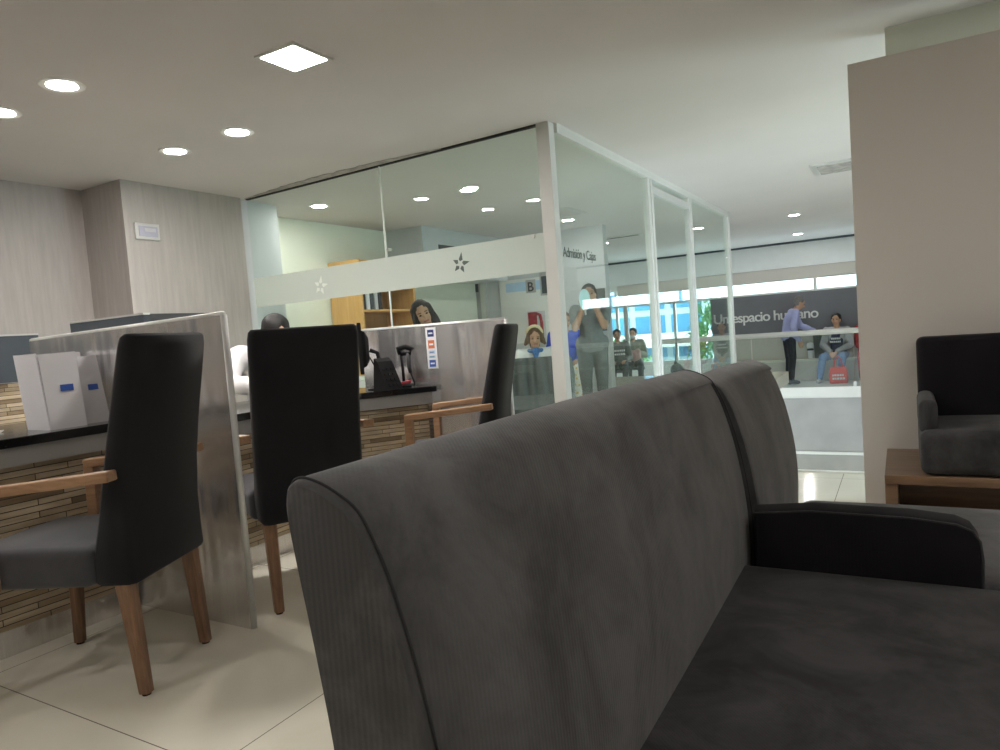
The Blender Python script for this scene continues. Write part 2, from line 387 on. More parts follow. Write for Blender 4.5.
def text_mesh(name, body, size, mat, depth, matrix, parent=None, spacing=1.0):
    cu = bpy.data.curves.new(name, 'FONT'); cu.body = body; cu.size = size; cu.extrude = depth; cu.space_character = spacing; cu.offset = size*0.012
    t = bpy.data.objects.new(name, cu); COL.objects.link(t)
    dg = bpy.context.evaluated_depsgraph_get()
    me = bpy.data.meshes.new_from_object(t.evaluated_get(dg)); bpy.data.objects.remove(t)
    me.transform(matrix); me.name = name; me.materials.clear(); me.materials.append(mat)
    o = bpy.data.objects.new(name, me); COL.objects.link(o)
    if parent is not None: o.parent = parent
    return o

# ------------------------------------------------------------------ the setting
H = 2.5
struct(MB().prism([(-7.2, -3), (2.7, -3), (2.7, 4.82), (-1.75, 4.82), (-1.75, 13.0), (-7.2, 13.0)], -0.2, 0.0).build('floor', M['floor']))
kerb = struct(MB().box((-1.75+2.2, 4.84, -0.08), (4.4, 0.04, 0.18), None, 0.006).build('trim_1', M['white']))
struct(MB().prism([(-7.2, 13.18), (2.7, 13.18), (2.7, 16.2), (-7.2, 16.2)], -0.5, -0.31).build('floor_far', M['white']))
struct(bx('floor_lower', (-7.2, 4.0, -3.3), (3.0, 16.2, -3.2), M['floor']))
fs = thing('wall_fascia', None, None, (0, 13.2, 0)); struct(fs)
bx('upper_panel', (-7.2, -0.03, -1.44), (2.7, 0.05, -0.5), M['panel_gloss'], fs)
bx('ledge', (-7.2, -0.07, -1.49), (2.7, 0.05, -1.44), M['white'], fs)
bx('lower_panel', (-7.2, -0.03, -3.2), (2.7, 0.05, -1.49), M['panel_gloss'], fs)
struct(MB().prism([(-7.2, -3), (2.7, -3), (2.7, 16.05), (-7.2, 16.05)], 2.5, 2.62).build('ceiling', M['ceiling']))
struct(MB().prism([(-7.2, -3), (-5.95, -3), (-5.95, 3.42), (-5.39, 3.42), (-5.39, 4.6), (-5.72, 4.6), (-5.72, 4.62), (-7.2, 4.62)], 0, 2.5).build('wall_left', M['wallpaper']))
struct(MB().prism([(-7.2, 4.62), (-5.47, 4.62), (-5.47, 5.08), (-5.92, 5.08), (-5.92, 9.6), (-7.2, 9.6)], 0, 2.5).build('wall_left_inner', M['cream']))
struct(bx('wall_pier', (-5.72, 4.63, 0), (-5.455, 5.1, 2.5), M['greywall']))
struct(bx('wall_back', (-7.2, 9.6, 0), (-3.71, 9.75, 2.5), M['greywall']))
struct(bx('wall_bulkhead', (-5.92, 7.4, 1.85), (-5.33, 9.6, 2.5), M['greywall']))
struct(bx('trim_2', (-5.335, 7.75, 1.95), (-5.322, 8.7, 2.28), M['slate_dark']))
struct(bx('wall_near', (-7.2, -3.15, 0), (2.7, -3, 2.5), M['wall']))
struct(bx('wall_right', (-0.20, 4.09, 0), (2.7, 4.2, 2.282), M['wall']))
struct(MB().prism([(2.7, -3.15), (2.85, -3.15), (2.85, 4.8), (2.7, 4.8)], -0.2, 2.62).build('wall_right_outer', M['wall']))
struct(bx('wall_right_far', (2.7, 6.25, -3.3), (2.85, 16.2, 2.62), M['wall']))
struct(bx('wall_right_sill', (2.7, 4.8, -3.3), (2.85, 6.25, 0.25), M['white']))
struct(bx('wall_right_head', (2.7, 4.8, 2.3), (2.85, 6.25, 2.62), M['white']))
w1 = thing('window_1', None, None, (2.77, 5.525, 0)); struct(w1)
bx('pane', (-0.006, -0.72, 0.26), (0.006, 0.72, 2.29), M['glass'], w1)
for y in (-0.69, 0.0, 0.69): bx('window_frame', (-0.03, y-0.03, 0.25), (0.03, y+0.03, 2.3), M['alu_white'], w1)
struct(bx('wall_soffit', (-0.03, 4.34, 2.3), (2.7, 4.42, 2.5), M['cream']))
struct(bx('wall_left_far', (-7.35, 9.75, -0.4), (-7.2, 16.2, 2.62), M['wall']))
# far window front
struct(bx('wall_far_head', (-7.2, 15.95, 1.81), (2.7, 16.1, 2.5), M['white']))
struct(bx('trim_3', (-7.2, 15.9, 2.46), (2.7, 15.949, 2.5), M['slate']))
struct(bx('wall_far_sill', (-7.2, 15.98, -0.31), (2.7, 16.1, 0.1), M['white']))
w2 = thing('window_2', None, None, (0, 16.03, 0)); struct(w2)
bx('pane', (-7.2, -0.005, 0.1), (2.7, 0.005, 1.81), M['glass'], w2)
for x in (-7.1, -5.95, -4.55, -3.3, -1.55, 0.2, 1.9): bx('mullion', (x-0.03, -0.04, 0.1), (x+0.03, 0.04, 1.81), M['alu_white'], w2)
bx('transom', (-7.2, -0.035, 1.42), (2.7, 0.035, 1.47), M['alu_white'], w2)
# rounded beam carried by a slim white post
bm_ = MB()
ring = []
arc = []
for i in range(25):
    x = -5.15 + i*(7.8/24); arc.append((x, 14.0 + 0.35*((x+1.3)/3.7)**2 - 0.3))
pts = [(x, y-0.15) for x, y in arc] + [(x, y+0.15) for x, y in arc[::-1]]
bm_.prism(pts, 1.61, 1.83, 0.03, 3)
struct(bm_.build('trim_4', M['wall'], smooth=40))
struct(MB().tube([(-5.03, 14.06, -0.31), (-5.03, 14.06, 1.61)], 0.05, 16).build('trim_5', M['alu_white'], smooth=40))
# street outside
struct(bx('ground', (-30, 16.5, -3.4), (25, 60, -3.2), M['asphalt']))
bd = thing('office_building', 'pale blue glazed office building seen through far windows', 'building', (-13.5, 27, -3.2))
bx('facade', (-9, 0, 0), (7.2, 3, 12), M['facade'], bd)
for i in range(11):
    for j in range(8):
        bx('window', (-8.8+i*1.45, -0.06, 0.9+j*0.95), (-7.6+i*1.45, 0.02, 1.6+j*0.95), M['facade_glass'], bd)
bx('awning', (-8.5, -1.6, 3.25), (7.2, -0.061, 3.75), M['white'], bd)
for k, (x, y, hgt, lab) in enumerate(((-4.55, 20.5, 4.6, 'leafy green tree outside beside the slate sign wall'), (-8.1, 22.5, 3.2, 'low green tree outside behind the slim white post'))):
    t = thing('street_tree', lab, 'tree', (x, y, -3.2), group='trees outside the far windows')
    MB().tube([(0, 0, 0), (0.05, 0, hgt*0.5), (0, 0.05, hgt*0.8)], [0.11, 0.08, 0.04], 8).build('trunk', M['bark'], t, True)
    lf = MB(); rr = random.Random(k)
    for i in range(900):
        a, bb = rr.uniform(0, 2*PI), math.acos(rr.uniform(-1, 1)); q = rr.uniform(0.55, 1)
        c = Vector((math.cos(a)*math.sin(bb)*0.95*q, math.sin(a)*math.sin(bb)*0.95*q, hgt*0.78 + math.cos(bb)*1.35*q))
        e = Euler((rr.uniform(0, 6), rr.uniform(0, 6), rr.uniform(0, 6))).to_matrix()
        v = [lf.bm.verts.new(c + e @ Vector(p)) for p in ((-0.11, 0, 0), (0, -0.05, 0.02), (0.11, 0, 0), (0, 0.05, 0.02))]
        lf.bm.faces.new(v)
    lf.build('foliage', M['leaf'], t)

# ------------------------------------------------------------------ glass room
def star_pieces(parent, mat, cx, cz, y, R):
    # five separate arrow-like points of a star around an open middle
    for k in range(5):
        a = math.radians(78 + 72*k)
        s = 1.2 if k in (0, 4) else 1.0
        d = Vector((math.cos(a), 0, math.sin(a))); n = Vector((-d.z, 0, d.x)); c = Vector((cx, y, cz))
        outer = c + d*R*s; base = c + d*R*0.38
        p = [outer, base + n*R*0.26, c + d*R*0.52, base - n*R*0.26]
        p = [outer, c + d*R*0.45 + n*R*0.24, c + d*R*0.26 + n*R*0.06, c + d*R*0.45 - n*R*0.24]
        mb = MB(); off = Vector((0, 0.001, 0))
        mb.loft([[q - off for q in p], [q + off for q in p]])
        mb.build('star_point', mat, parent)
gf = thing('wall_front_glass', None, None, (0, 4.445, 0), math.radians(-2.38)); struct(gf)
for x0, x1 in ((-5.385, -3.70), (-3.69, -2.20)):
    bx('glass_pane', (x0, -0.005, 0.01), (x1, 0.005, 2.49), M['glass'], gf)
bx('frosted_band', (-5.385, -0.0075, 1.46), (-2.20, -0.0055, 1.738), M['frost'], gf)
bx('joint_seal', (-3.70, -0.006, 0.01), (-3.69, 0.006, 2.485), M['film_white'], gf)
em = MB().box((-2.95, -0.0085, 1.605), (0.002, 0.0004, 0.002)).build('emblem', M['film_dark'], gf)
star_pieces(em, M['film_dark'], -2.945, 1.60, -0.009, 0.075)
em = MB().box((-4.49, -0.0085, 1.575), (0.002, 0.0004, 0.002)).build('emblem', M['film_white'], gf)
star_pieces(em, M['film_white'], -4.49, 1.58, -0.009, 0.08)
bx('head_channel', (-5.385, -0.015, 2.485), (-2.2, 0.015, 2.5), M['seam'], gf)
for x, z in ((-3.66, 1.80), (-2.28, 1.72)):
    MB().tube([(x, -0.02, z), (x, 0.02, z)], 0.013, 12).build('glass_fixing', M['alu_white'], gf, 40)
# ragged plaster strip above the glass
pl = MB(); rr = random.Random(3); top = []; bot = []
for i in range(40):
    x = -5.385 + i*(2.35/39)
    w = 0.10*(1 - abs(i/39*2-1)**2)*rr.uniform(0.75, 1.1) + 0.012
    y = 4.435 - x*0.0415; top.append((x, y - w)); bot.append((x, y))
pl.prism(top + bot[::-1], 2.494, 2.499)
struct(pl.build('trim_6', M['plaster']))

gc = thing('wall_corridor_glass', None, None, (-2.1, 0, 0)); struct(gc)
MB().box((-0.045, 4.56, 1.25), (0.10, 0.09, 2.5), None, 0.004).build('corner_post', M['alu_white'], gc)
bx('head_rail', (-0.03, 4.6, 2.43), (0.03, 10.3, 2.5), M['alu_white'], gc)
bx('door_rail', (-0.025, 6.78, 2.30), (0.025, 8.12, 2.37), M['alu'], gc)
for y0, y1 in ((4.61, 6.62), (6.79, 8.1), (8.27, 10.16)):
    bx('glass_pane', (-0.005, y0, 0.02), (0.005, y1, 2.43), M['glass'], gc)
for y in (6.66, 6.755, 8.14, 8.225, 10.2, 10.27):
    MB().box((0, y, 1.22), (0.06, 0.055, 2.44), None, 0.004).build('mullion', M['alu_white'] if y != 8.14 else M['alu'], gc)
tm = Matrix.Translation((0.012, 4.60, 1.56)) @ Matrix.Rotation(PI/2, 4, 'Z') @ Matrix.Rotation(PI/2, 4, 'X')
text_mesh('lettering', 'Admisión y Cajas', 0.10, M['film_dark'], 0.0008, tm, gc, 0.9)
MB().box((0.007, 4.7, 0.02), (0.04, 0.1, 0.04)).build('floor_channel', M['alu'], gc)

# ------------------------------------------------------------------ ceiling lamps and vents
def downlight(x, y, label, r=0.085, group='round ceiling downlights'):
    t = thing('ceiling_downlight', label, 'ceiling light', (x, y, H), group=group)
    MB().lathe([(r, -0.004), (r+0.018, -0.006), (r+0.024, -0.001), (r+0.024, 0.0), (r, 0.0)], n=28).build('trim_ring', M['white'], t, 40)
    MB().lathe([(0.001, -0.005), (r*0.7, -0.005), (r, -0.003), (r, -0.001), (0.001, -0.001)], n=28).build('diffuser', M['lamp'], t, 40)
    return t
D = [(-3.74, 2.114, 'round downlight nearest the square lamp, upper left of photo'),
     (-4.374, 2.109, 'round downlight cut off at the left edge of the photo'),
     (-4.417, 3.238, 'round downlight nearest the taupe column corner'),
     (-3.768, 3.242, 'round downlight between the square lamp and the glass front'),
     (-5.215, 5.457, 'large bright round downlight inside the glass room by its cream wall'),
     (-3.734, 6.032, 'brightest round downlight inside the glass room, above the dark star emblem'),
     (-3.876, 8.776, 'round downlight seen just right of the corner post'),
     (-4.554, 11.821, 'round downlight in the far ceiling seen through the corridor glass'),
     (-1.373, 11.578, 'round downlight over the void, nearer of the two by the right wall'),
     (-1.667, 14.5, 'round downlight over the far walkway near the ceiling edge')]
for x, y, lab in D: downlight(x, y, lab)
for x, y in ((-4.4, 0.4), (-3.74, 0.4), (-2.6, -0.6), (-1.0, -0.9), (0.9, 0.6), (1.5, 2.4),):
    downlight(x, y, 'round ceiling downlight outside the picture', group='round ceiling downlights out of view')
sq = thing('ceiling_panel_light', 'square recessed ceiling lamp with bright white diffuser', 'ceiling light', (-2.591, 2.628, H))
fr = MB()
for s in (-1, 1):
    fr.box((0, s*0.125, -0.004), (0.27, 0.02, 0.012)); fr.box((s*0.125, 0, -0.004), (0.02, 0.23, 0.012))
fr.build('frame', M['alu'], sq)
MB().box((0, 0, -0.003), (0.228, 0.228, 0.008), None, 0.002).build('diffuser', M['lamp'], sq)
vt = thing('ceiling_vent', 'grey square ceiling air vent beside the right wall', 'vent', (-0.45, 8.1, H))
MB().box((0, 0, -0.008), (0.62, 0.62, 0.02), None, 0.004).build('vent_frame', M['alu'], vt)
MB().box((0, 0, -0.019), (0.5, 0.5, 0.008), None, 0.002).build('vent_core', M['plaster'], vt)
vt = thing('linear_vent', 'long narrow ceiling vent seen through the corridor glass', 'vent', (-4.3, 11.2, H))
MB().box((0, 0, -0.008), (1.3, 0.16, 0.02), None, 0.004).build('vent_frame', M['alu'], vt)
MB().box((0, 0, -0.019), (1.2, 0.08, 0.008)).build('slot', M['dark'], vt)

# ------------------------------------------------------------------ sofas
FRONT = [(-0.344, 0.36), (-0.341, 0.46), (-0.343, 0.56), (-0.354, 0.66), (-0.371, 0.75), (-0.393, 0.83), (-0.411, 0.873), (-0.427, 0.900),
         (-0.450, 0.915), (-0.475, 0.925), (-0.497, 0.927), (-0.508, 0.915), (-0.507, 0.88), (-0.490, 0.78), (-0.475, 0.68), (-0.466, 0.58), (-0.458, 0.40), (-0.452, 0.13), (-0.34, 0.13)]
def smooth_ring(P, k=4):
    out = []; n = len(P)
    for i in range(n):
        a, b, c, d = (Vector((*P[(i+j-1) % n], 0)) for j in range(4))
        for q in range(k):
            t = q/k
            v = 0.5*((2*b) + (c-a)*t + (2*a-5*b+4*c-d)*t*t + (3*b-a-3*c+d)*t**3)
            out.append((v.x, v.y))
    return out
FULL = smooth_ring(FRONT)
def backrest(y0, y1, dz, dx, mat, parent, name='backrest', base=None, k_end=0.012):
    mb = MB()
    cx = sum(p[0] for p in FRONT)/len(FRONT); cz = sum(p[1] for p in FRONT)/len(FRONT)
    P = FULL
    rings = []
    steps = [(0.0, 0.80*0 + 1 - 0.13), (0.003, 1-0.065), (0.010, 1-0.022), (0.022, 1.0)]
    ys = [(y0 + d, s) for d, s in steps] + [(y0 + (y1-y0)*q, 1.0) for q in (0.1, 0.25, 0.4, 0.5, 0.6, 0.75, 0.9)] + [(y1 - d, s) for d, s in steps[::-1]]
    for y, s in ys:
        u = (y-y0)/(y1-y0); crown = 0.005*math.sin(PI*u) - 0.010*u
        r = []
        for x, z in P:
            zz = z + (crown + dz)*max(0, (z-0.3)/0.6)
            k = 1-(1-s)*0.45
            r.append((cx + (x-cx)*k + dx + (crown*0.9 if x > -0.42 else 0), y, cz + (zz-cz)*(1-(1-s)*0.16)))
        rings.append(r)
    mb.loft(rings)
    return mb.build(name, mat, parent, 50)
def piping(y, parent, dz=0, dx=0, upto=13):
    pts = [(x + dx + (0.0005 if i < 36 else 0), y, z + dz*max(0, (z-0.3)/0.6)) for i, (x, z) in enumerate(FULL[:upto*4-3])]
    MB().tube(pts, 0.0016, 6).build('piping', M['sofa_seat'], parent, True)
def cushion(x0, x1, y0, y1, z0, z1, mat, parent, name='seat', r=0.035, crown=0.015):
    nx, ny = 14, 14
    bm = bmesh.new(); bmesh.ops.create_cube(bm, size=1.0)
    bmesh.ops.scale(bm, vec=(x1-x0, y1-y0, z1-z0), verts=bm.verts)
    bmesh.ops.bevel(bm, geom=bm.edges[:], offset=r, segments=4, profile=0.5, affect='EDGES')
    bmesh.ops.triangulate(bm, faces=[f for f in bm.faces if len(f.verts) > 4])
    bmesh.ops.subdivide_edges(bm, edges=[e for e in bm.edges if e.calc_length() > 0.1], cuts=10, use_grid_fill=True)
    for v in bm.verts:
        u = max(0, 1-(2*v.co.x/(x1-x0))**2); w = max(0, 1-(2*v.co.y/(y1-y0))**2)
        if v.co.z > 0: v.co.z += crown*u*w
    bmesh.ops.translate(bm, vec=((x0+x1)/2, (y0+y1)/2, (z0+z1)/2), verts=bm.verts)
    mb = MB(); mb.bm.free(); mb.bm = bm
    return mb.build(name, mat, parent, 50)
sa = thing('sofa', 'charcoal corduroy sofa in the foreground with dark seat and long backrest', 'sofa', (0, 0, 0))
bk = backrest(0.45, 1.80, 0.0, 0.0, M['sofa'], sa)
piping(0.461, bk); piping(1.789, bk, -0.010)
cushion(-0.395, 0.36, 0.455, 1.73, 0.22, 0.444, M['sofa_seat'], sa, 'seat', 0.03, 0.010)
bx('base', (-0.45, 0.47, 0.10), (0.33, 1.78, 0.21), M['sofa_black'], sa, 0.01)
for x in (-0.40, 0.28):
    for y in (0.52, 1.75): MB().lathe([(0.018, 0), (0.026, 0.10), (0.026, 0.105)], (x, y, 0), 12).build('leg', M['walnut'], sa, 40)
ar = MB()
# arm: side profile in x,z extruded over its thickness in y, rounded front top corner
prof = [(-0.325, 0.16), (-0.325, 0.575), (-0.2, 0.588), (0.0, 0.586), (0.085, 0.578), (0.112, 0.566), (0.125, 0.545), (0.129, 0.50), (0.127, 0.40), (0.125, 0.16)]
rings = []
for y, k in ((1.715, 0.955), (1.718, 0.975), (1.726, 0.992), (1.74, 1.0), (1.765, 1.003), (1.785, 1.0), (1.797, 0.985), (1.802, 0.955)):
    rings.append([(-0.1 + (x+0.1)*(1-(1-k)*0.35), y, 0.38 + (z-0.38)*k) for x, z in prof])
ar.loft(rings)
am = ar.build('armrest', M['sofa_black'], sa, 50)
MB().tube([(x + (0.001 if x > 0 else 0), 1.7195, z + 0.001 - (0.006 if z > 0.5 else 0)) for x, z in prof[1:]], 0.0028, 6).build('piping', M['sofa_seat'], am, True)

sb = thing('sofa', 'second charcoal sofa section beyond the black armrest', 'sofa', (0, 0, 0))
backrest(1.812, 2.60, -0.030, 0.017, M['sofa'], sb)
cushion(-0.315, 0.42, 1.815, 2.47, 0.22, 0.425, M['sofa'], sb, 'seat')
bx('base', (-0.45, 1.89, 0.10), (0.36, 2.45, 0.21), M['sofa_black'], sb, 0.01)
for x in (-0.40, 0.3):
    for y in (1.92, 2.38): MB().lathe([(0.018, 0), (0.026, 0.10), (0.026, 0.105)], (x, y, 0), 12).build('leg', M['walnut'], sb, 40)

# ------------------------------------------------------------------ bench and armchair by the right wall
bn = thing('bench', 'low walnut platform bench along the beige right wall', 'bench', (0.55, 3.76, 0))
MB().box((0, 0, 0.28), (1.28, 0.65, 0.04), None, 0.003).build('top', M['bench'], bn)
for x in (-0.615, 0.615): MB().box((x, 0, 0.13), (0.05, 0.62, 0.26), None, 0.003).build('end_panel', M['bench'], bn)
MB().box((0, 0.05, 0.15), (1.18, 0.03, 0.22), None, 0.002).build('back_panel', M['bench'], bn)
MB().box((0, -0.05, 0.03), (1.18, 0.5, 0.03), None, 0.002).build('bottom_shelf', M['bench'], bn)
ac = thing('armchair', 'black upholstered armchair sitting on the walnut bench', 'armchair', (0.42, 3.76, 0.30))
def ac_cush(name, lo, hi, mat, r, crown=0.0):
    return cushion(lo[0], hi[0], lo[1], hi[1], lo[2], hi[2], mat, ac, name, r, crown)
ac_cush('seat', (-0.37, -0.32, 0.0), (0.37, 0.22, 0.195), M['sofa_seat'], 0.035, 0.012)
ac_cush('backrest', (-0.365, 0.14, 0.0), (0.365, 0.30, 0.575), M['sofa_black'], 0.03)
for s in (-1, 1):
    a0, a1 = sorted((s*0.372, s*0.30))
    ac_cush('armrest', (a0, -0.27, 0.17), (a1, 0.16, 0.32), M['sofa_seat'], 0.03)

# ------------------------------------------------------------------ dining-style visitor chairs
def make_chair(label):
    t = thing('visitor_chair', label, 'chair', group='black high-back visitor chairs with wooden arms')
    # backrest: reclined upholstered slab, thicker at the seat
    rings = []
    for z, yf, yr, w in ((0.36, -0.14, -0.265, 0.205), (0.372, -0.13, -0.272, 0.212), (0.44, -0.135, -0.268, 0.215), (0.56, -0.165, -0.268, 0.215), (0.70, -0.195, -0.280, 0.215),
                         (0.86, -0.232, -0.305, 0.216), (1.00, -0.265, -0.332, 0.216), (1.09, -0.287, -0.348, 0.216), (1.118, -0.295, -0.350, 0.212), (1.128, -0.305, -0.344, 0.203)):
        b = 0.018
        rings.append([(-w+b, yr, z), (-w, yr+b, z), (-w, yf-b, z), (-w+b, yf, z), (-w*0.4, yf+0.006, z), (w*0.4, yf+0.006, z), (w-b, yf, z), (w, yf-b, z), (w, yr+b, z), (w-b, yr, z)])
    MB().loft(rings).build('backrest', M['chair_black'], t, 50)
    cushion(-0.232, 0.232, -0.15, 0.30, 0.36, 0.485, M['chair_seat'], t, 'seat', 0.03, 0.02)
    for sx in (-1, 1):
        for y0, y1, w0, w1 in ((-0.22, -0.25, 0.05, 0.036), (0.245, 0.262, 0.045, 0.034)):
            mb = MB()
            lx = sx*(0.18 if y0 < 0 else 0.208)
            def sq_(x, y, z, w, c=0.006): return [(x-w/2+c, y-w/2, z), (x+w/2-c, y-w/2, z), (x+w/2, y-w/2+c, z), (x+w/2, y+w/2-c, z), (x+w/2-c, y+w/2, z), (x-w/2+c, y+w/2, z), (x-w/2, y+w/2-c, z), (x-w/2, y-w/2+c, z)]
            mb.loft([sq_(lx, y1, 0.008, w1), sq_(lx, (y0+y1)/2, 0.2, (w0+w1)/2), sq_(lx, y0, 0.37, w0)])
            lg = mb.build('leg', M['walnut'], t)
            MB().lathe([(0.014, 0), (0.014, 0.009)], (lx, y1, 0), 10).build('foot_pad', M['black'], lg, 40)
        mb = MB()
        mb.box((sx*0.252, -0.038, 0.692), (0.05, 0.455, 0.032), Euler((math.radians(-4.5), 0, 0)), 0.005)
        a = mb.build('armrest', M['oak'], t)
        MB().box((sx*0.252, 0.172, 0.52), (0.044, 0.04, 0.31), None, 0.004).build('arm_post', M['oak'], t)
    return t
c1 = make_chair('black high-back chair at the left, in front of the steel divider beside the folders')
c2 = copy_tree(c1); c2['label'] = 'black high-back chair in the middle, its back turned to the camera'
c3 = copy_tree(c1); c3['label'] = 'black high-back chair seen from the side, behind the foreground sofa'
for c, (x, y, th) in ((c1, (-2.39, 1.295, 3.571)), (c2, (-2.313, 2.137, 2.642)), (c3, (-2.10, 3.08, 3.475))):
    c.location = (x, y, 0); c.rotation_euler.z = th - PI/2
c3.scale = (1, 1, 0.968)

# ------------------------------------------------------------------ desks and dividers
def desk(label, top_poly, edge, base, z, loc):
    t = thing('service_desk', label, 'desk', loc, group='service desks with strip cladding')
    lx, ly = loc[0], loc[1]
    T = lambda poly: [(x-lx, y-ly) for x, y in poly]
    MB().prism(T(top_poly), z-0.035, z, 0.003).build('worktop', M['black_gloss'], t)
    MB().prism(T(edge), z-0.105, z-0.036).build('edge_band', M['grey_band'], t)
    MB().prism(T(base), 0.10, z-0.107).build('front_panel', M['stone'], t)
    pl_ = [(x-0.012, y) for x, y in base]
    MB().prism(T(pl_), 0.0, 0.098).build('plinth', M['steel'], t)
    return t
d1 = desk('service desk at the left edge with the white folders on it',
     [(-2.80, -0.9), (-2.775, 1.695), (-3.5, 1.695), (-3.5, -0.9)],
     [(-2.82, -0.9), (-2.795, 1.695), (-3.45, 1.695), (-3.45, -0.9)],
     [(-2.90, -0.9), (-2.835, 1.695), (-2.95, 1.695), (-3.0, -0.9)], 0.80, (-3.1, 0.4, 0))
d2 = desk('service desk between the two steel dividers with the monitor on it',
     [(-2.69, 1.745), (-2.70, 3.03), (-2.43, 3.40), (-3.33, 3.41), (-3.33, 1.745)],
     [(-2.71, 1.745), (-2.72, 3.035), (-2.46, 3.39), (-3.30, 3.40), (-3.30, 1.745)],
     [(-2.765, 1.745), (-2.765, 3.05), (-2.50, 3.39), (-2.62, 3.39), (-2.87, 3.08), (-2.87, 1.745)], 0.76, (-3.0, 2.6, 0))
def divider(name, label, x0, x1, y, ztop0, ztop1, rnd=False):
    t = thing(name, label, 'divider', (x1, y, 0), group='brushed steel desk dividers')
    mb = MB()
    for_y = 0.012
    # upright sheet between x0..x1 with its rear lower part cut away above the desk
    pts = [(x0, 0.0), (x1, 0.0), (x1, ztop1), (x0, ztop0)]
    a = [(px-x1, -for_y, pz) for px, pz in pts]; c = [(px-x1, for_y, pz) for px, pz in pts]
    mb.loft([a, c])
    mb.build('sheet', M['steel'], t)
    MB().tube([(x0-x1, 0, ztop0), (0, 0, ztop1)], 0.0125, 8).build('top_edge', M['alu'], t, True)
    MB().tube([(0, 0, 0.002), (0, 0, ztop1)], 0.013, 8).build('front_edge', M['alu'], t, True)
    return t
v1 = divider('desk_divider', 'tall brushed steel divider behind the left chair', -3.52, -2.165, 1.72, 1.17, 1.19)
v2 = divider('desk_divider', 'brushed steel divider with the strip of payment stickers', -3.02, -1.95, 3.45, 1.123, 1.122)
st = MB().box((-0.532+0.012, -0.0135, 0.985), (0.075, 0.002, 0.25), None, 0.0008).build('sticker_strip', M['paper'], v2)
for zz, mname, h in ((1.075, 'navy', 0.042), (1.008, 'orange', 0.05), (0.96, 'pale_blue', 0.02), (0.932, 'teal', 0.014), (0.892, 'blue', 0.042)):
    MB().box((-0.52, -0.0152, zz), (0.046, 0.0012, h)).build('sticker_icon', M[mname], st)
    MB().box((-0.52, -0.0162, zz), (0.03, 0.0008, h*0.22)).build('sticker_bar', M['paper'] if mname in ('navy', 'blue', 'orange') else M['navy'], st)

# rear desks at the left with blue-grey screens
rd = thing('rear_desk', 'far left desk with strip cladding and blue grey screen', 'desk', (-4.7, 1.7, 0))
bx('screen', (0.0, -1.5, 0.965), (0.035, 0.62, 1.245), M['slate'], rd)
bx('screen_cap', (-0.003, -1.5, 1.246), (0.038, 0.62, 1.256), M['alu'], rd)
bx('front_panel', (-0.04, -1.5, 0.0), (0.02, 0.62, 0.96), M['stone'], rd)
bx('side_panel', (-0.8, 0.56, 0.0), (-0.045, 0.62, 0.95), M['slate'], rd)
bx('worktop', (-0.7, -1.5, 0.72), (-0.05, 0.55, 0.76), M['black_gloss'], rd)
sc = thing('office_screen', 'corner blue grey partition screen behind the left steel divider', 'screen', (-3.9, 2.45, 0))
bx('front_panel', (-0.60, -0.02, 0.0), (0.16, 0.02, 1.30), M['slate'], sc)
bx('top_cap', (-0.60, -0.022, 1.301), (0.16, 0.022, 1.311), M['alu'], sc)
bx('side_panel', (0.12, 0.021, 0.0), (0.16, 0.42, 1.305), M['slate_dark'], sc)

# ------------------------------------------------------------------ things on the desks
def folder(label, loc, rz, w, d, h, lean, mat, side):
    t = thing('brochure_box', label, 'brochure box', loc, rz, group='white brochure boxes on the left desk')
    mb = MB()
    lo = [(-w/2, -d/2, 0), (w/2, -d/2, 0), (w/2, d/2, 0), (-w/2, d/2, 0)]
    hi = [(-w/2-0.008, -d/2+lean, h*0.985), (w/2-0.004, -d/2+lean, h), (w/2-0.004, d/2+lean*0.6, h), (-w/2-0.008, d/2+lean*0.6, h*0.985)]
    mb.loft([lo, [tuple(a*0.5+b*0.5 for a, b in zip(p, q)) for p, q in zip(lo, hi)], hi])
    mb.build('box', mat, t)
    # folded side flap
    f = MB(); f.loft([[(-w/2-0.004, -d/2, 0.0), (-w/2-0.001, -d/2, 0.0), (-w/2-0.001, d/2+0.03, 0.0), (-w/2-0.004, d/2+0.03, 0.0)],
                      [(-w/2-0.016, -d/2+lean, h), (-w/2-0.012, -d/2+lean, h), (-w/2-0.012, d/2+0.03+lean, h), (-w/2-0.016, d/2+0.03+lean, h)]])
    f.build('side_flap', side, t)
    zz = h*0.53
    yy = -d/2 + lean*0.53
    lb = MB().box((0.012, yy-0.0012, zz), (w*0.36, 0.002, h*0.085), Euler((-math.atan2(lean, h), 0, 0))).build('label', M['blue'], t)
    return t
folder('nearer white brochure box with a blue label on the left desk', (-2.93, 1.50, 0.80), math.radians(88), 0.135, 0.15, 0.30, 0.025, M['paper'], M['paper'])
folder('second white brochure box standing behind the nearer one', (-2.94, 1.636, 0.80), math.radians(88), 0.11, 0.075, 0.28, 0.055, M['paper_grey'], M['paper'])
pk = thing('white_board', 'white rounded card standing behind the brochure boxes', 'card', (-3.08, 1.615, 0.80), math.radians(88))
MB().box((0, 0, 0.15), (0.15, 0.012, 0.30), None, 0.005).build('card', M['paper'], pk)
MB().box((0, 0.03, 0.008), (0.12, 0.06, 0.014), None, 0.003).build('foot', M['paper_grey'], pk)
ps = MB()
for k in range(3): ps.box((0.004*k, 0.006*k, 0.0015+0.003*k), (0.15, 0.24, 0.003), Euler((0, 0, 0.12*k)))
tag(ps.build('paper_sheets', M['paper'], loc=(-3.12, 1.22, 0.80), rotz=0.2), 'white paper sheets lying on the left desk', 'papers', None)

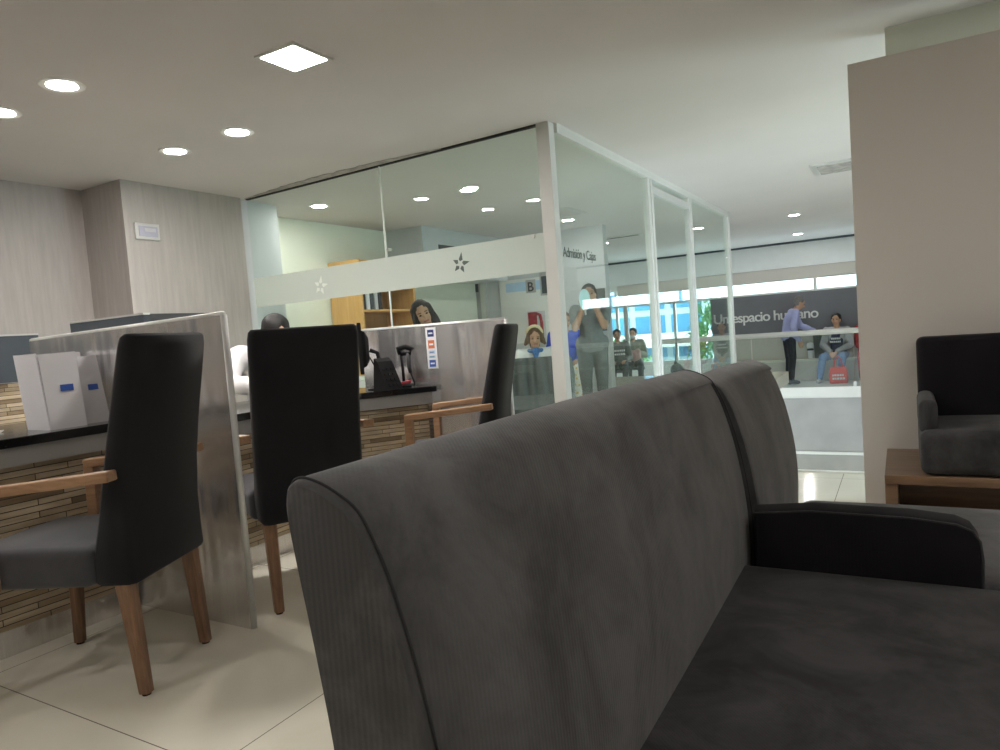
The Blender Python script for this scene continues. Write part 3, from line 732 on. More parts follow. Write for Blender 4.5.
mo = thing('monitor', 'black monitor seen edge-on behind the middle chair', 'monitor', (-2.84, 3.215, 0.76), math.atan2(-0.667, -0.745) + PI/2)
MB().box((0, 0.0, 0.255), (0.42, 0.022, 0.30), None, 0.004).build('bezel', M['black'], mo)
MB().box((0, -0.0115, 0.258), (0.40, 0.002, 0.27)).build('screen', M['dark'], mo)
rings = []
for y, w, h_ in ((0.011, 0.16, 0.11), (0.03, 0.15, 0.10), (0.05, 0.10, 0.065)):
    rings.append([(-w, y, 0.25-h_), (w, y, 0.25-h_), (w, y, 0.25+h_), (-w, y, 0.25+h_)])
MB().loft(rings).build('rear_housing', M['black'], mo)
MB().tube([(0, 0.055, 0.24), (0, 0.10, 0.22), (0, 0.115, 0.12), (0, 0.105, 0.012)], 0.013, 10).build('neck', M['black'], mo, True)
MB().lathe([(0.001, 0.0), (0.075, 0.0), (0.075, 0.006), (0.02, 0.014), (0.001, 0.014)], (0, 0.10, 0), 24).build('base', M['black'], mo, 40)
MB().tube([(0.02, 0.05, 0.2), (0.03, 0.10, 0.09), (0.06, 0.12, 0.05), (0.08, 0.13, 0.004)], 0.004, 6).build('cable', M['black'], mo, True)
ph = thing('card_terminal', 'black slanted card terminal beside the monitor', 'terminal', (-2.632, 3.20, 0.76), math.radians(78))
MB().loft([[(-0.06, -0.06, 0), (0.06, -0.06, 0), (0.06, 0.07, 0), (-0.06, 0.07, 0)], [(-0.055, 0.02, 0.17), (0.055, 0.02, 0.17), (0.055, 0.05, 0.19), (-0.055, 0.05, 0.19)]]).build('housing', M['black'], ph)
kp = MB()
for i in range(3):
    for j in range(4): kp.box((-0.03+0.03*i, -0.052+0.017*j, 0.03+0.031*j), (0.02, 0.006, 0.018), Euler((-0.45, 0, 0)), 0.002)
kp.build('keypad', M['black'], ph)
kb = thing('keyboard', 'black keyboard lying on the desk by the divider', 'keyboard', (-2.81, 2.86, 0.76), math.radians(85))
MB().box((0, 0, 0.009), (0.34, 0.13, 0.018), None, 0.005).build('tray', M['black'], kb)
ky = MB()
for i in range(14):
    for j in range(5): ky.box((-0.15+0.023*i, -0.045+0.022*j, 0.021), (0.019, 0.018, 0.006), None, 0.002)
ky.build('keys', M['dark'], kb)
sn = thing('barcode_scanner', 'black barcode scanner on a thin stand by the steel divider', 'scanner', (-2.635, 3.35, 0.76), math.radians(12))
MB().lathe([(0.001, 0), (0.055, 0), (0.055, 0.012), (0.012, 0.02), (0.001, 0.02)], n=20).build('base', M['black'], sn, 40)
MB().tube([(0, 0, 0.015), (0, 0, 0.12), (-0.004, 0.0, 0.20)], 0.009, 10).build('stand', M['black'], sn, True)
sh = MB(); sh.tube([(-0.01, 0, 0.20), (-0.02, 0, 0.235), (0.03, 0, 0.245), (0.075, 0, 0.225), (0.06, 0, 0.205), (0.0, 0, 0.20)], [0.015, 0.018, 0.016, 0.016, 0.013, 0.013], 10)
sh.build('head', M['black'], sn, True)
MB().tube([(0.045, 0, 0.205), (0.045, 0.0, 0.12), (0.05, 0, 0.085)], [0.015, 0.014, 0.012], 10).build('grip', M['dark'], sn, True)
MB().tube([(0.05, 0, 0.085), (0.065, 0.01, 0.03), (0.07, 0.0, 0.006), (0.05, -0.05, 0.005)], 0.004, 6).build('cable', M['black'], sn, True)
rb = thing('red_stapler', 'small red stapler beside the black terminal', 'stapler', (-2.595, 3.30, 0.76), math.radians(20))
MB().box((0, 0, 0.008), (0.10, 0.03, 0.014), None, 0.004).build('base', M['black'], rb)
MB().box((0, 0, 0.03), (0.095, 0.026, 0.02), Euler((0, math.radians(-9), 0)), 0.005).build('arm', M['red'], rb)

wp = thing('wall_plaque', 'small silver framed plaque high on the taupe column', 'plaque', (-5.385, 3.605, 2.095))
MB().box((0.006, 0, 0), (0.018, 0.215, 0.135), None, 0.004).build('frame', M['alu'], wp)
MB().box((0.017, 0.005, 0.0), (0.004, 0.165, 0.085), None, 0.001).build('panel', M['pale_blue'] if False else plain('lilac_grey_panel', (0.45, 0.45, 0.55), 0.4), wp)
MB().box((0.02, 0.02, 0.012), (0.003, 0.10, 0.03), None, 0.001).build('plate', M['paper_grey'], wp)

# ------------------------------------------------------------------ inside the glass room
cb = thing('bookcase', 'orange beech bookcase against the cream wall inside the glass room', 'bookcase', (-5.66, 6.75, 0))
bx('end_panel', (-0.24, -0.52, 0), (0.24, -0.49, 2.02), M['cabinet'], cb)
bx('end_panel', (-0.24, 0.49, 0), (0.24, 0.52, 2.02), M['cabinet'], cb)
bx('top', (-0.24, -0.489, 1.98), (0.24, 0.489, 2.01), M['cabinet'], cb)
bx('back_panel', (-0.24, -0.489, 0.03), (-0.225, 0.489, 1.979), M['cabinet_shaded'], cb)
for z in (0.08, 0.42, 0.8, 1.12, 1.42, 1.70): bx('shelf', (-0.224, -0.489, z-0.012), (0.235, 0.489, z+0.012), M['cabinet'], cb)
rr = random.Random(5)
y = -0.44; i = 0
bc = [M['dark'], M['paper'], M['slate'], M['paper_grey'], M['dark']]
names = ['black binder at the left of the upper bookcase shelf', 'white binder next to the black one on the bookcase', 'blue grey binder on the upper bookcase shelf', 'light grey binder on the upper bookcase shelf', 'dark binder at the right of the upper bookcase shelf']
for i in range(5):
    b_ = MB().box((0, 0, 0.11), (0.26, 0.06, 0.22), None, 0.004).build('binder', bc[i], None, loc=(-5.60, 6.75-0.42+0.075*i, 1.432))
    tag(b_, names[i], 'binder', 'binders on the upper bookcase shelf')
dr = thing('door_1', None, None, (-6.2, 9.57, 0)); struct(dr)
for x in (-0.42, 0.42): bx('door_frame', (x-0.05, -0.02, 0), (x+0.05, 0.03, 2.1), M['alu'], dr)
bx('door_frame', (-0.42, -0.02, 2.1), (0.42, 0.03, 2.2), M['alu'], dr)
bx('leaf', (-0.36, 0.0, 0.02), (0.36, 0.02, 2.09), M['grey_band'], dr)
bx('blue_panel', (-0.33, -0.01, 1.72), (0.33, -0.002, 1.92), M['slate'], dr)
bx('notice', (-0.12, -0.01, 1.2), (0.12, -0.002, 1.5), M['paper_grey'], dr)
bx('door_handle', (0.30, -0.05, 1.0), (0.33, -0.012, 1.14), M['alu'], dr)
wb = thing('notice_board', 'pale notice board on the back wall of the glass room', 'notice board', (-5.05, 9.59, 1.35))
MB().box((0, -0.01, 0), (0.86, 0.02, 1.0), None, 0.003).build('board', M['white'], wb)
MB().box((0.05, -0.023, 0.38), (0.72, 0.004, 0.14)).build('header', M['pale_blue'], wb)
sg = thing('letter_sign', 'small grey square sign with a dark letter B', 'sign', (-4.92, 9.565, 1.72))
MB().box((0, 0, 0), (0.17, 0.008, 0.2), None, 0.002).build('plate', M['grey_band'], sg)
text_mesh('letter', 'B', 0.2, M['slate_dark'], 0.001, Matrix.Translation((-0.06, -0.006, -0.075)) @ Matrix.Rotation(PI/2, 4, 'X'), sg)
sg = thing('dark_sign', 'taller grey plate beside the small letter sign', 'sign', (-4.66, 9.57, 1.74))
MB().box((0, 0, 0), (0.20, 0.01, 0.36), None, 0.002).build('plate', M['grey_band'], sg)
MB().box((0, -0.007, -0.02), (0.14, 0.004, 0.26)).build('inset', M['slate'], sg)
po = thing('poster', 'red and white poster on the back wall behind the woman with the headband', 'poster', (-4.86, 9.56, 1.10))
MB().box((0, 0, 0), (0.30, 0.01, 0.46), None, 0.002).build('sheet', M['paper_grey'], po)
MB().box((-0.06, -0.007, 0.08), (0.15, 0.003, 0.28)).build('red_field', M['red'], po)
MB().tube([(0.02, -0.008, 0.19), (0.07, -0.008, 0.17), (0.09, -0.008, 0.05), (0.09, -0.008, -0.2)], 0.025, 8).build('red_arc', M['red'], po, True)
dp = thing('wall_screen', 'dark grey wall panel behind the person in grey', 'panel', (-3.88, 9.58, 1.27))
MB().box((0, 0, 0), (0.30, 0.03, 0.62), None, 0.004).build('panel', M['dark_green'], dp)
MB().box((0, -0.018, -0.28), (0.29, 0.004, 0.05)).build('blue_strip', M['scarf'], dp)
# draped chair right behind the glass corner
dc = thing('draped_chair', 'chair covered in pleated grey cloth behind the glass corner post', 'chair', (-2.52, 4.98, 0), math.radians(205))
mb = MB(); rings = []
for z, hw, y0, y1, amp in ((0.0, 0.29, -0.24, 0.26, 0.022), (0.25, 0.275, -0.21, 0.25, 0.02), (0.44, 0.262, -0.19, 0.23, 0.014), (0.47, 0.255, -0.185, 0.12, 0.010), (0.52, 0.25, -0.18, -0.06, 0.008), (0.66, 0.242, -0.165, -0.075, 0.020), (0.80, 0.235, -0.15, -0.085, 0.012), (0.825, 0.225, -0.14, -0.095, 0.0)):
    r = []
    N = 144
    hd = (y1-y0)/2; per = 4*(hw+hd)
    for k in range(N):
        q = per*k/N
        if q < 2*hw: x, y, nx_, ny_ = -hw+q, -hd, 0, -1
        elif q < 2*hw+2*hd: x, y, nx_, ny_ = hw, -hd+(q-2*hw), 1, 0
        elif q < 4*hw+2*hd: x, y, nx_, ny_ = hw-(q-2*hw-2*hd), hd, 0, 1
        else: x, y, nx_, ny_ = -hw, hd-(q-4*hw-2*hd), -1, 0
        a = amp*(math.sin(k*PI/5) + 0.6*math.sin(k*0.31+1.3))
        r.append((x*0.985 + nx_*a, (y0+y1)/2 + y*0.985 + ny_*a, z))
    rings.append(r)
mb.loft(rings); mb.build('cloth_cover', M['drape'], dc, 60)
for sx in (-1, 1):
    for yy in (-0.15, 0.17): MB().tube([(sx*0.2, yy, 0.0), (sx*0.2, yy, 0.3)], 0.014, 8).build('leg', M['alu'], dc, True)
# reception counter that the leaning woman sits behind
rc = thing('inner_desk', 'white office desk behind the glass front', 'desk', (-3.75, 4.92, 0))
MB().box((0, 0, 0.73), (1.1, 0.42, 0.03), None, 0.004).build('top', M['white'], rc)
MB().box((0, -0.19, 0.36), (1.06, 0.018, 0.70), None, 0.002).build('front_panel', M['paper_grey'], rc)
for x in (-0.53, 0.53): MB().box((x, 0.01, 0.355), (0.025, 0.38, 0.71), None, 0.002).build('side_panel', M['white'], rc)

# ------------------------------------------------------------------ people
def rot3(pitch=0, roll=0, yaw=0): return Matrix.Rotation(yaw, 3, 'Z') @ Matrix.Rotation(roll, 3, 'Y') @ Matrix.Rotation(pitch, 3, 'X')
def hand(mb, w, d, side, up=Vector((0, 0, 1)), curl=0.5):
    d = Vector(d).normalized(); up = Vector(up)
    s = d.cross(up)
    if s.length < 0.1: s = d.cross(Vector((0, 1, 0)))
    s = s.normalized()*side; n = s.cross(d).normalized()*side
    w = Vector(w)
    k = []
    for i, off in enumerate((-0.030, -0.010, 0.011, 0.031)):
        kn = w + d*(0.085 if i in (1, 2) else 0.078) + s*off
        mb.capsule(w + s*off*0.6, kn, 0.014, 0.0115, 8); k.append(kn)
    for i, (kn, L) in enumerate(zip(k, (0.062, 0.078, 0.074, 0.066))):
        d1 = (d*math.cos(curl*0.6) - n*math.sin(curl*0.6)); d2 = (d*math.cos(curl*1.6) - n*math.sin(curl*1.6))
        m1 = kn + d1*L*0.55; mb.capsule(kn, m1, 0.0098, 0.009, 8); mb.capsule(m1, m1 + d2*L*0.5, 0.009, 0.0075, 8)
    t0 = w + d*0.025 - s*0.0 + s*(0.028); td = (d*0.72 + s*0.62 - n*0.25).normalized()
    t1 = t0 + td*0.045; mb.capsule(t0, t1, 0.013, 0.0105, 8); mb.capsule(t1, t1 + (td*0.7 + d*0.4).normalized()*0.034, 0.0105, 0.008, 8)
def person(label, loc, rz, J, skin, hair, hairstyle, top, bottom, shoe, head=(0, 0, 0), sleeves='long', hands=True, female=False, body_voxel=0.011, skirt=None):
    """J: joints in metres, person facing +y, origin on the floor under the pelvis."""
    V = {k: Vector(v) for k, v in J.items() if isinstance(v, tuple)}
    mb = MB()
    def limb(a, b, c, r): mb.capsule(V[a], V[b], r[0], r[1]); mb.capsule(V[b], V[c], r[1], r[2])
    pel, ch, nk = V['pelvis'], V['chest'], V['neck']
    sl, sr = V['shl'], V['shr']
    mb.capsule(pel + Vector((-0.07, 0, 0)), pel + Vector((0.07, 0, 0)), 0.115, 0.115)
    mb.capsule(pel, ch, 0.115, 0.125); mb.capsule(ch + (sl-ch)*0.35, ch + (sr-ch)*0.35, 0.105, 0.105)
    mb.capsule(sl, sr, 0.058, 0.058); mb.capsule(ch, nk, 0.10, 0.055)
    R = rot3(*head); hc = nk + (V['head']-nk)
    L = lambda x, y, z: hc + R @ Vector((x, y, z))
    mb.capsule(nk + Vector((0, 0, -0.05)), L(0, -0.01, -0.07), 0.056, 0.05)
    mb.ell(L(0, -0.012, 0.028), (0.074, 0.092, 0.088), R); mb.ell(L(0, 0.022, -0.035), (0.060, 0.068, 0.078), R)
    mb.ell(L(0, 0.045, -0.085), (0.032, 0.032, 0.026), R)
    mb.capsule(L(0, 0.085, 0.005), L(0, 0.104, -0.032), 0.010, 0.014, 8)
    mb.capsule(L(-0.04, 0.068, 0.022), L(0.04, 0.068, 0.022), 0.014, 0.014, 8)
    for s in (-1, 1):
        mb.ell(L(s*0.074, -0.005, -0.012), (0.011, 0.022, 0.031), R, 8)
        mb.ell(L(s*0.034, 0.064, -0.032), (0.022, 0.02, 0.02), R, 8)
    limb('shl', 'ell', 'wrl', (0.052, 0.042, 0.030)); limb('shr', 'elr', 'wrr', (0.052, 0.042, 0.030))
    hl, hr = pel + Vector((-0.09, 0, -0.02)), pel + Vector((0.09, 0, -0.02))
    for h_, k, a in ((hl, 'knl', 'anl'), (hr, 'knr', 'anr')):
        mb.capsule(h_, V[k], 0.088, 0.060); mb.capsule(V[k], V[a], 0.058, 0.038)
        mb.capsule(V[a] + Vector((0, -0.02, -0.035)), V[a] + Vector((0, 0.12, -0.045)), 0.036, 0.03)
    if hands:
        hand(mb, V['wrl'], V.get('hdl', V['wrl']*2-V['ell']-V['wrl']), 1, J.get('hul', (0, 0, 1)), J.get('curl', 0.5))
        hand(mb, V['wrr'], V.get('hdr', V['wrr']*2-V['elr']-V['wrr']), -1, J.get('hur', (0, 0, 1)), J.get('curl', 0.5))
    body = remesh(mb, 'person', skin, body_voxel, None, 2)
    body.location = loc; body.rotation_euler.z = rz
    tag(body, label, 'person')
    # face details
    for s in (-1, 1):
        MB().ell(L(s*0.031, 0.079, 0.004), (0.012, 0.007, 0.007), R, 10).build('eye', M['eye'], body, True)
        MB().capsule(L(s*0.018, 0.086, 0.027), L(s*0.048, 0.076, 0.028), 0.004, 0.003, 6).build('eyebrow', hair, body, True)
    MB().capsule(L(-0.02, 0.088, -0.058), L(0.02, 0.088, -0.058), 0.0075, 0.0075, 8).build('lips', M['lips'], body, True)
    # hair
    hm = MB()
    hm.ell(L(0, -0.026, 0.042), (0.086, 0.096, 0.088), R)
    if hairstyle == 'short':
        hm.ell(L(0, -0.045, -0.005), (0.080, 0.075, 0.075), R)
    elif hairstyle == 'long':
        for s in (-1, 1):
            hm.capsule(L(s*0.062, 0.0, 0.05), L(s*0.088, 0.005, -0.10), 0.038, 0.036); hm.capsule(L(s*0.088, 0.005, -0.10), L(s*0.098, 0.02, -0.24), 0.036, 0.026)
        hm.capsule(L(0, -0.06, 0.02), L(0, -0.075, -0.22), 0.075, 0.06)
    elif hairstyle == 'bob':
        for s in (-1, 1):
            hm.capsule(L(s*0.066, 0.0, 0.04), L(s*0.090, 0.005, -0.03), 0.034, 0.036); hm.capsule(L(s*0.090, 0.005, -0.03), L(s*0.115, 0.01, -0.065), 0.034, 0.020)
        hm.capsule(L(0, -0.05, 0.02), L(0, -0.065, -0.09), 0.075, 0.065)
    elif hairstyle == 'tied':
        hm.ell(L(0, -0.05, 0.0), (0.076, 0.07, 0.08), R); hm.ell(L(0, -0.12, 0.0), (0.035, 0.035, 0.04), R)
        for s in (-1, 1): hm.capsule(L(s*0.07, -0.01, 0.04), L(s*0.078, -0.02, -0.03), 0.02, 0.016)
    remesh(hm, 'hair', hair, 0.010, body, 2, 0.004, 30)
    # clothing
    tm_ = MB(); g = 0.014
    tm_.capsule(pel + Vector((-0.06, 0, 0.0)), pel + Vector((0.06, 0, 0.0)), 0.122+g, 0.122+g); tm_.capsule(pel, ch, 0.12+g, 0.128+g)
    tm_.capsule(ch + (sl-ch)*0.35, ch + (sr-ch)*0.35, 0.106+g, 0.106+g); tm_.capsule(sl, sr, 0.058+g, 0.058+g); tm_.capsule(ch, nk + (ch-nk)*0.28, 0.10+g, 0.068)
    if female:
        for s in (-1, 1): tm_.ell(ch + Vector((s*0.065, 0.085, 0.0)), (0.06, 0.06, 0.06))
    for s_, e_, w_ in (('shl', 'ell', 'wrl'), ('shr', 'elr', 'wrr')):
        if sleeves == 'long':
            tm_.capsule(V[s_], V[e_], 0.060+g, 0.050+g); tm_.capsule(V[e_], V[e_] + (V[w_]-V[e_])*0.93, 0.049+g, 0.036+g)
        else:
            tm_.capsule(V[s_], V[s_] + (V[e_]-V[s_])*0.62, 0.060+g, 0.056+g)
    tp = remesh(tm_, 'shirt', top, 0.013, body, 2, 0.012, 9)
    bt = MB()
    bt.capsule(pel + Vector((-0.07, 0, -0.02)), pel + Vector((0.07, 0, -0.02)), 0.121, 0.121)
    for h_, k, a in ((hl, 'knl', 'anl'), (hr, 'knr', 'anr')):
        bt.capsule(h_, V[k], 0.100, 0.074); bt.capsule(V[k], V[a] + Vector((0, 0, 0.0)), 0.072, 0.055)
    if skirt:
        bt.capsule((V['knl']+hl)*0.5, (V['knr']+hr)*0.5, 0.10, 0.10)
    remesh(bt, 'trousers' if not skirt else 'skirt', bottom, 0.013, body, 2, 0.008, 9)
    for a in ('anl', 'anr'):
        s = MB(); s.capsule(V[a] + Vector((0, -0.035, -0.035)), V[a] + Vector((0, 0.13, -0.048)), 0.043, 0.034); s.capsule(V[a] + Vector((0, -0.02, -0.04)), V[a] + Vector((0, 0.0, 0.02)), 0.046, 0.045)
        remesh(s, 'shoe', shoe, 0.011, body, 2)
    return body, L, R, V
def seated(zs, lean=0.0, **kw):
    c = math.sin(lean); k = math.cos(lean)
    J = dict(pelvis=(0, 0, zs+0.10), chest=(0, 0.30*c, zs+0.10+0.30*k), neck=(0, 0.50*c+0.01, zs+0.10+0.48*k), head=(0, 0.62*c+0.03, zs+0.10+0.62*k),
             shl=(-0.175, 0.44*c, zs+0.10+0.42*k), shr=(0.175, 0.44*c, zs+0.10+0.42*k),
             ell=(-0.24, 0.44*c+0.05, zs+0.10+0.42*k-0.27), elr=(0.24, 0.44*c+0.05, zs+0.10+0.42*k-0.27),
             wrl=(-0.14, 0.44*c+0.24, zs+0.20), wrr=(0.14, 0.44*c+0.24, zs+0.20),
             knl=(-0.12, 0.42, zs+0.07), knr=(0.12, 0.42, zs+0.07), anl=(-0.12, 0.40, 0.085), anr=(0.12, 0.40, 0.085))
    J.update(kw); return J
def standing(s=1.0, **kw):
    J = dict(pelvis=(0, 0, 0.93), chest=(0, 0.0, 1.22), neck=(0, 0.0, 1.42), head=(0, 0.03, 1.56), shl=(-0.18, 0, 1.37), shr=(0.18, 0, 1.37),
             ell=(-0.23, -0.02, 1.09), elr=(0.23, -0.02, 1.09), wrl=(-0.23, 0.05, 0.86), wrr=(0.23, 0.05, 0.86),
             knl=(-0.10, 0.02, 0.49), knr=(0.10, 0.02, 0.49), anl=(-0.10, -0.02, 0.085), anr=(0.10, -0.02, 0.085))
    J.update(kw); return {k: (tuple(c*s for c in v) if isinstance(v, tuple) and not k.startswith('hu') else v) for k, v in J.items()}
def face_dir(dx, dy): return math.atan2(dy, dx) - PI/2

# clerk bending over the desk behind the middle chair
person('person in a white shirt bending over the desk, dark hair showing above the chair', (-3.63, 3.15, 0), face_dir(1, -0.35),
       seated(0.46, 0.38, wrl=(-0.16, 0.52, 0.80), wrr=(0.10, 0.55, 0.80), ell=(-0.29, 0.30, 0.86), shr=(0.22, 0.17, 1.02), elr=(0.33, 0.27, 0.86), hul=(0, 0, 1), curl=0.6),
       M['skin'], M['hair'], 'short', M['shirt_white'], M['trousers'], M['shoe'], head=(-0.6, 0, 0))
oc = thing('office_chair', 'grey office chair under the person in the white shirt', 'chair', (-3.66, 3.16, 0), face_dir(1, -0.35))
cushion(-0.22, 0.22, -0.20, 0.24, 0.40, 0.455, M['drape'], oc, 'seat', 0.02, 0.005)
MB().tube([(0, 0, 0.06), (0, 0, 0.41)], 0.03, 12).build('column', M['black'], oc, 40)
for k in range(5):
    a = 2*PI*k/5 + 0.3
    lg = MB().tube([(0, 0, 0.09), (0.26*math.cos(a), 0.26*math.sin(a), 0.055)], [0.025, 0.014], 8).build('leg', M['black'], oc, True)
    MB().ell((0.26*math.cos(a), 0.26*math.sin(a), 0.027), (0.025, 0.025, 0.027)).build('caster', M['dark'], lg, True)
# woman leaning behind the divider, seen through the glass
person('person with long dark hair and tilted head behind the steel divider', (-3.80, 5.28, 0), face_dir(0.55, -0.84),
       seated(0.55, 0.12, wrl=(-0.20, 0.30, 0.79), wrr=(0.14, 0.32, 0.79), anl=(-0.12, 0.30, 0.085), anr=(0.12, 0.30, 0.085), knl=(-0.12, 0.36, 0.62), knr=(0.12, 0.36, 0.62), head=(0.05, 0.11, 1.275)),
       M['skin_light'], M['hair'], 'long', M['olive'], M['trousers'], M['shoe'], head=(-0.25, 0.35, 0.1), female=True)
st_ = thing('stool', 'round stool under the person with long dark hair', 'stool', (-3.80, 5.28, 0))
MB().lathe([(0.001, 0.50), (0.17, 0.50), (0.18, 0.52), (0.17, 0.545), (0.001, 0.55)], n=24).build('seat', M['dark'], st_, 40)
MB().lathe([(0.001, 0), (0.20, 0), (0.20, 0.015), (0.025, 0.03), (0.025, 0.50), (0.001, 0.50)], n=20).build('pedestal', M['alu'], st_, 40)
# woman with a headband
b3, L3, R3, V3 = person('person with cream headband and blue scarf seated behind the draped chair', (-3.90, 7.55, 0), face_dir(0.52, -0.85),
       seated(0.27, 0.36, anl=(-0.12, 0.40, 0.085), anr=(0.12, 0.40, 0.085)), M['skin'], M['hair_brown'], 'bob', M['shirt_white'], M['trousers'], M['shoe'], head=(-0.12, 0, 0), female=True)
hb = MB()
hb.tube([L3(0.088*math.cos(t), -0.03+0.0*t, 0.05+0.088*math.sin(t)) for t in [PI*i/12 for i in range(13)]], 0.022, 8)
hb.build('headband', M['headband'], b3, True)
sc_ = MB()
sc_.tube([V3['neck'] + Vector((0.075*math.cos(2*PI*i/16), 0.02+0.07*math.sin(2*PI*i/16), -0.015)) for i in range(17)], 0.026, 8)
sc_.capsule(V3['neck'] + Vector((0.0, 0.10, -0.02)), V3['neck'] + Vector((0.01, 0.135, -0.15)), 0.045, 0.02)
remesh(sc_, 'scarf', M['scarf'], 0.011, b3, 2, 0.004, 20)
def waiting_chair(label, loc, rz, zs):
    t = thing('waiting_chair', label, 'chair', loc, rz, group='waiting chairs under seated people')
    cushion(-0.21, 0.21, -0.19, 0.22, zs-0.06, zs-0.005, M['drape'], t, 'seat', 0.02, 0.0)
    cushion(-0.20, 0.20, -0.24, -0.20, zs+0.10, zs+0.32, M['drape'], t, 'backrest', 0.015, 0.0)
    for sx in (-1, 1):
        MB().tube([(sx*0.18, -0.22, 0.0), (sx*0.18, -0.21, zs-0.03), (sx*0.18, -0.225, zs+0.2)], 0.011, 8).build('rear_leg', M['alu'], t, True)
        MB().tube([(sx*0.18, 0.18, 0.0), (sx*0.18, 0.16, zs-0.05)], 0.011, 8).build('front_leg', M['alu'], t, True)
    return t
waiting_chair('low chair under the person with the headband', (-3.90, 7.55, 0), face_dir(0.52, -0.85), 0.27)
# person in grey with raised forearms; the pale oval before the face imitates a glass reflection
p4, L4, R4, V4 = person('person in grey with raised bare forearms, face behind a pale oval', (-3.08, 7.42, 0), face_dir(0.40, -0.92),
       standing(0.90, shl=(-0.19, 0.02, 1.36), shr=(0.19, 0.02, 1.36), ell=(-0.16, 0.27, 1.15), elr=(0.20, 0.22, 1.15), wrl=(-0.07, 0.30, 1.38), wrr=(0.09, 0.28, 1.38), hul=(0, 1, 0), hur=(0, 1, 0), hdl=(0.25, 0.1, 0.9), hdr=(-0.25, 0.1, 0.9)),
       M['skin'], M['hair'], 'tied', M['grey_cloth'], M['drape'], M['shoe'], head=(0.05, 0, 0), sleeves='short')
ov = thing('oval_reflection', 'pale cyan oval imitating a reflection in front of the face of the person in grey', 'glass_reflection', (-3.015, 7.13, 1.30), face_dir(0.40, -0.92))
MB().ell((0, 0, 0.04), (0.062, 0.008, 0.118), None, 24).build('disc', M['oval'], ov, True)  # solid disc in place of a reflection on the glass
MB().tube([(0, 0, -0.075), (0, 0.0, -0.13)], 0.010, 8).build('handle', M['alu_white'], ov, True)  # handle added to the reflection oval
# seated person in blue top and floral skirt
person('person with brown hair in a bright blue top beside the corner post', (-3.95, 8.60, 0), face_dir(0.45, -0.9),
       seated(0.42, 0.08, ), M['skin'], M['hair_brown'], 'short', M['blue_cloth'], M['floral'], M['shoe'], head=(-0.1, 0, 0.3), female=True, skirt=True, hands=True)
waiting_chair('chair under the person in the bright blue top', (-3.95, 8.60, 0), face_dir(0.45, -0.9), 0.42)
# two seated people on the far walkway behind the glass
pa, LA, RA, VA = person('person in dark top with white lettering seated at the far windows', (-5.14, 13.75, -0.31), face_dir(0.35, -0.93),
       seated(0.40, 0.02), M['skin'], M['hair'], 'short', M['dark_green'], M['trousers'], M['shoe'], head=(-0.05, 0, 0.1))
pr = MB(); rr = random.Random(4)
for row in range(2):
    x = -0.14
    while x < 0.13:
        w = rr.uniform(0.02, 0.045); pr.box((x+w/2, 0.168 - abs(x)*0.25, 0.80-0.075*row), (w, 0.006, 0.035)); x += w + 0.012
pr.build('shirt_print', M['paper'], pa)
pb, LB, RB, VB = person('person in dark jacket holding a pink bundle, seated at the far windows', (-5.04, 14.45, -0.31), face_dir(0.32, -0.94),
       seated(0.40, 0.04, wrl=(-0.09, 0.28, 0.72), wrr=(0.09, 0.28, 0.70)), M['skin_light'], M['hair'], 'short', M['olive'], M['trousers'], M['shoe'], head=(-0.1, 0, -0.2))
mk = MB(); mk.ell(LB(0, 0.062, -0.055), (0.058, 0.04, 0.045), RB); mk.build('face_mask', M['paper'], pb, True)
bu = MB(); bu.ell((0, 0, 0), (0.15, 0.10, 0.12)); bu.ell((0.08, 0, 0.08), (0.07, 0.07, 0.07)); bu.ell((-0.1, 0.02, -0.02), (0.09, 0.08, 0.08))
o = remesh(bu, 'cloth_bundle', M['pink'], 0.014, None, 2, 0.012, 12); o.location = (-4.91, 14.08, 0.35)
tag(o, 'dusty pink cloth bundle on the lap of the seated person', 'bundle')
waiting_chair('chair under the person with white lettering on the shirt', (-5.14, 13.75, -0.31), face_dir(0.35, -0.93), 0.40)
waiting_chair('chair under the person with the pink bundle', (-5.04, 14.45, -0.31), face_dir(0.32, -0.94), 0.40)

# ------------------------------------------------------------------ far walkway: balustrade, sign wall, low wall, people
bl = thing('balustrade', 'white handrail with glass panels along the far walkway', 'balustrade', (0, 13.25, -0.31))
MB().tube([(-4.05, 0, 0.945), (2.6, 0, 0.955)], 0.048, 14).build('handrail', M['alu_white'], bl, True)
for i in range(4):
    x0 = -4.05 + i*1.66; bx('glass_panel', (x0+0.01, -0.004, 0.0), (x0+1.65, 0.004, 0.91), M['glass_far'], bl)
for i in range(1, 4):
    x0 = -4.05 + i*1.66
    MB().box((x0, 0, 0.04), (0.05, 0.03, 0.08), None, 0.004).build('clamp', M['alu'], bl)
sw = thing('sign_wall', 'slate grey wall with raised white lettering behind the far walkway', 'sign', (-1.0, 14.7, -0.31))
bx('lower_panel', (-2.4, -0.05, 0.0), (3.2, 0.07, 0.86), M['wall'], sw)  # lighter colour stands in for haze and reflection in the balustrade glass
bx('panel', (-2.4, -0.07, 0.861), (3.2, 0.07, 1.71), M['sign_grey'], sw)
tmx = Matrix.Translation((-2.36, -0.085, 1.20)) @ Matrix.Rotation(PI/2, 4, 'X')
tx = text_mesh('lettering', 'Un espacio humano', 0.275, M['white'], 0.012, tmx, sw, 0.90)
lw_ = thing('stone_bench', 'pale low stone bench in front of the slate sign wall', 'bench', (-1.0, 14.48, -0.31))
MB().box((0.4, 0, 0.19), (5.6, 0.28, 0.38), None, 0.004).build('core', M['wall'], lw_)
MB().box((0.4, -0.01, 0.395), (5.6, 0.31, 0.03), None, 0.004).build('cap', M['cream'], lw_)
pn = thing('planter', 'dark grey green box standing on the low wall between the two people', 'planter', (-1.36, 14.51, 0.12))
